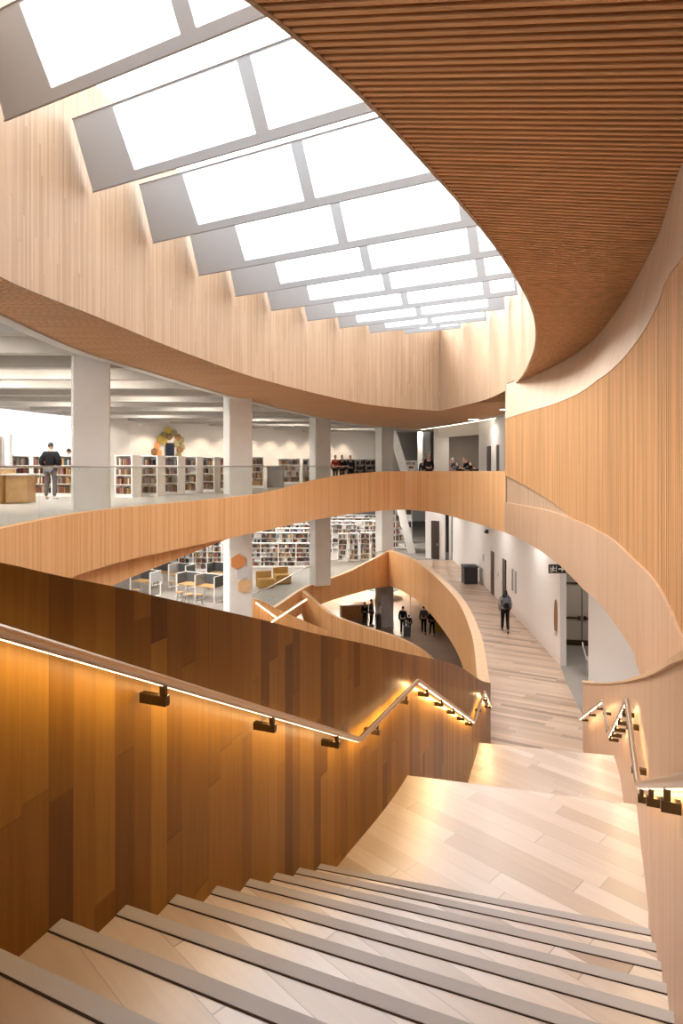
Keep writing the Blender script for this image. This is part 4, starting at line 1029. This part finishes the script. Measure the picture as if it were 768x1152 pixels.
# ------------------------------------------------------------------ lights
def fill_luminaire(x, y, z, lx, ly, power, label, group, col=(1, .94, .86)):  # unseen ceiling fittings added to brighten the floors below them
    t = thing('ceiling_fill', label, 'light', (x, y, z), 0, group)
    MB().box((0, 0, .04), (lx + .08, ly + .08, .06)).build('housing', M['whitem'], t)
    MB().box((0, 0, .005), (lx, ly, .01)).build('diffuser', M['lum'], t)
    arealight('ceiling_fill_lamp', (x, y, z - .02), (lx, ly), power, col, (0, 0, -1))
for i, (x, y) in enumerate([(-8.6, 4), (-8.8, 9), (-9.5, 13.3), (-8.6, 17.8), (-11.5, 17.8), (-8.2, 20.1), (-11.5, 20.1), (-8, 24.6), (-12, 26.8), (-7, 29.1), (-10.5, 33.6), (-5, 35.8), (-3.5, 40.3), (1, 44.8), (6, 51.6)]):
    fill_luminaire(x, y, 4.24, 1.8, .4, 105, 'hidden added fill light between the concrete beams of the upper floor', 'upper fill lights')
for i, (x, y) in enumerate([(-6.3, 21.5), (-7.5, 25), (-8, 30), (-7, 37), (-1, 38.5), (-4, 44), (2, 45.5), (-8, 47), (-3, 52), (3, 52), (-9, 56), (0, 59)]):
    fill_luminaire(x, y, -1.13, 2.2, .5, 190, 'hidden added fill light over the middle floor shelves', 'middle fill lights')
for i, (x, y) in enumerate([(6.2, 23), (6.3, 29), (6.3, 36), (6.5, 42), (8.6, 20.2), (7.2, 16.2)]):
    fill_luminaire(x, y, -1.13, .9, .25, 28, 'small added fill light along the walkway', 'walkway fill lights', (1, .93, .85))
for i, (x, y) in enumerate([(0, 51), (4, 52), (3, 57), (-4, 51)]):
    fill_luminaire(x, y, -6.72, 1.8, .5, 330, 'hidden added fill light over the lobby', 'lobby fill lights', (1, .85, .68))
for i, (x, y) in enumerate([(7.2, 34), (7.4, 28), (8.6, 43)]):
    fill_luminaire(x, y, 3.6 if i < 1 else 3.6, .5, .2, 40, 'small added fill light above the far gallery', 'gallery fill lights', (1, .9, .78))
# wall washers along the library wall
for i in range(10):
    q = Vector((-12.0, 37.3)) + bd * (2.1 * i + .6) + bn_ * .9
    l = bpy.data.lights.new('wall_washer', 'SPOT'); l.energy = 120; l.color = (1, .82, .62); l.spot_size = R(95); l.spot_blend = .7; l.shadow_soft_size = .08
    o = bpy.data.objects.new('wall_washer', l); COL.objects.link(o); o.location = (q.x, q.y, 3.7)
    o.rotation_euler = (Vector((-bn_.x * .35, -bn_.y * .35, -1))).to_track_quat('-Z', 'Y').to_euler()
# daylight, then an added fill panel
sun = bpy.data.lights.new('hazy_sun', 'SUN'); sun.energy = 5.0; sun.angle = R(36); sun.color = (1, .99, .98)
so2 = bpy.data.objects.new('hazy_sun', sun); COL.objects.link(so2); so2.location = (-20, -5, 20)
so2.rotation_euler = Vector((.60, -.42, -.68)).to_track_quat('-Z', 'Y').to_euler()
wf = MB()  # unseen glowing panel added behind the camera to fill the atrium
for k in range(4): wf.face([(-16.0 + 2.8 * k, -6.75, .3), (-13.4 + 2.8 * k, -6.75, .3), (-13.4 + 2.8 * k, -6.75, 3.6), (-16.0 + 2.8 * k, -6.75, 3.6)])
struct(wf.build('fill_panel', M['fillglow']))
w = bpy.data.worlds.new('World'); SC.world = w; w.use_nodes = True
bg = w.node_tree.nodes['Background']; bg.inputs[0].default_value = (.94, .97, 1, 1); bg.inputs[1].default_value = 2.7

# ------------------------------------------------------------------ camera
cam = bpy.data.cameras.new('Camera'); co = bpy.data.objects.new('Camera', cam); COL.objects.link(co)
cam.sensor_fit = 'VERTICAL'; cam.sensor_height = 36; cam.lens = 700 / 1152 * 36
cam.shift_y = -(576 - 524) / 1152
cam.clip_start = .05; cam.clip_end = 300
co.location = (0, 0, EYE); co.rotation_euler = (R(90), 0, 0)
SC.camera = co
vs = SC.view_settings; vs.view_transform = 'Standard'; vs.look = 'None'; vs.gamma = 1; vs.use_curve_mapping = False; vs.exposure = .75
cy_ = SC.cycles
cy_.use_denoising = True; cy_.max_bounces = 8; cy_.diffuse_bounces = 5; cy_.glossy_bounces = 3; cy_.transmission_bounces = 4; cy_.transparent_max_bounces = 12
cy_.sample_clamp_indirect = 8; cy_.caustics_reflective = False; cy_.caustics_refractive = False
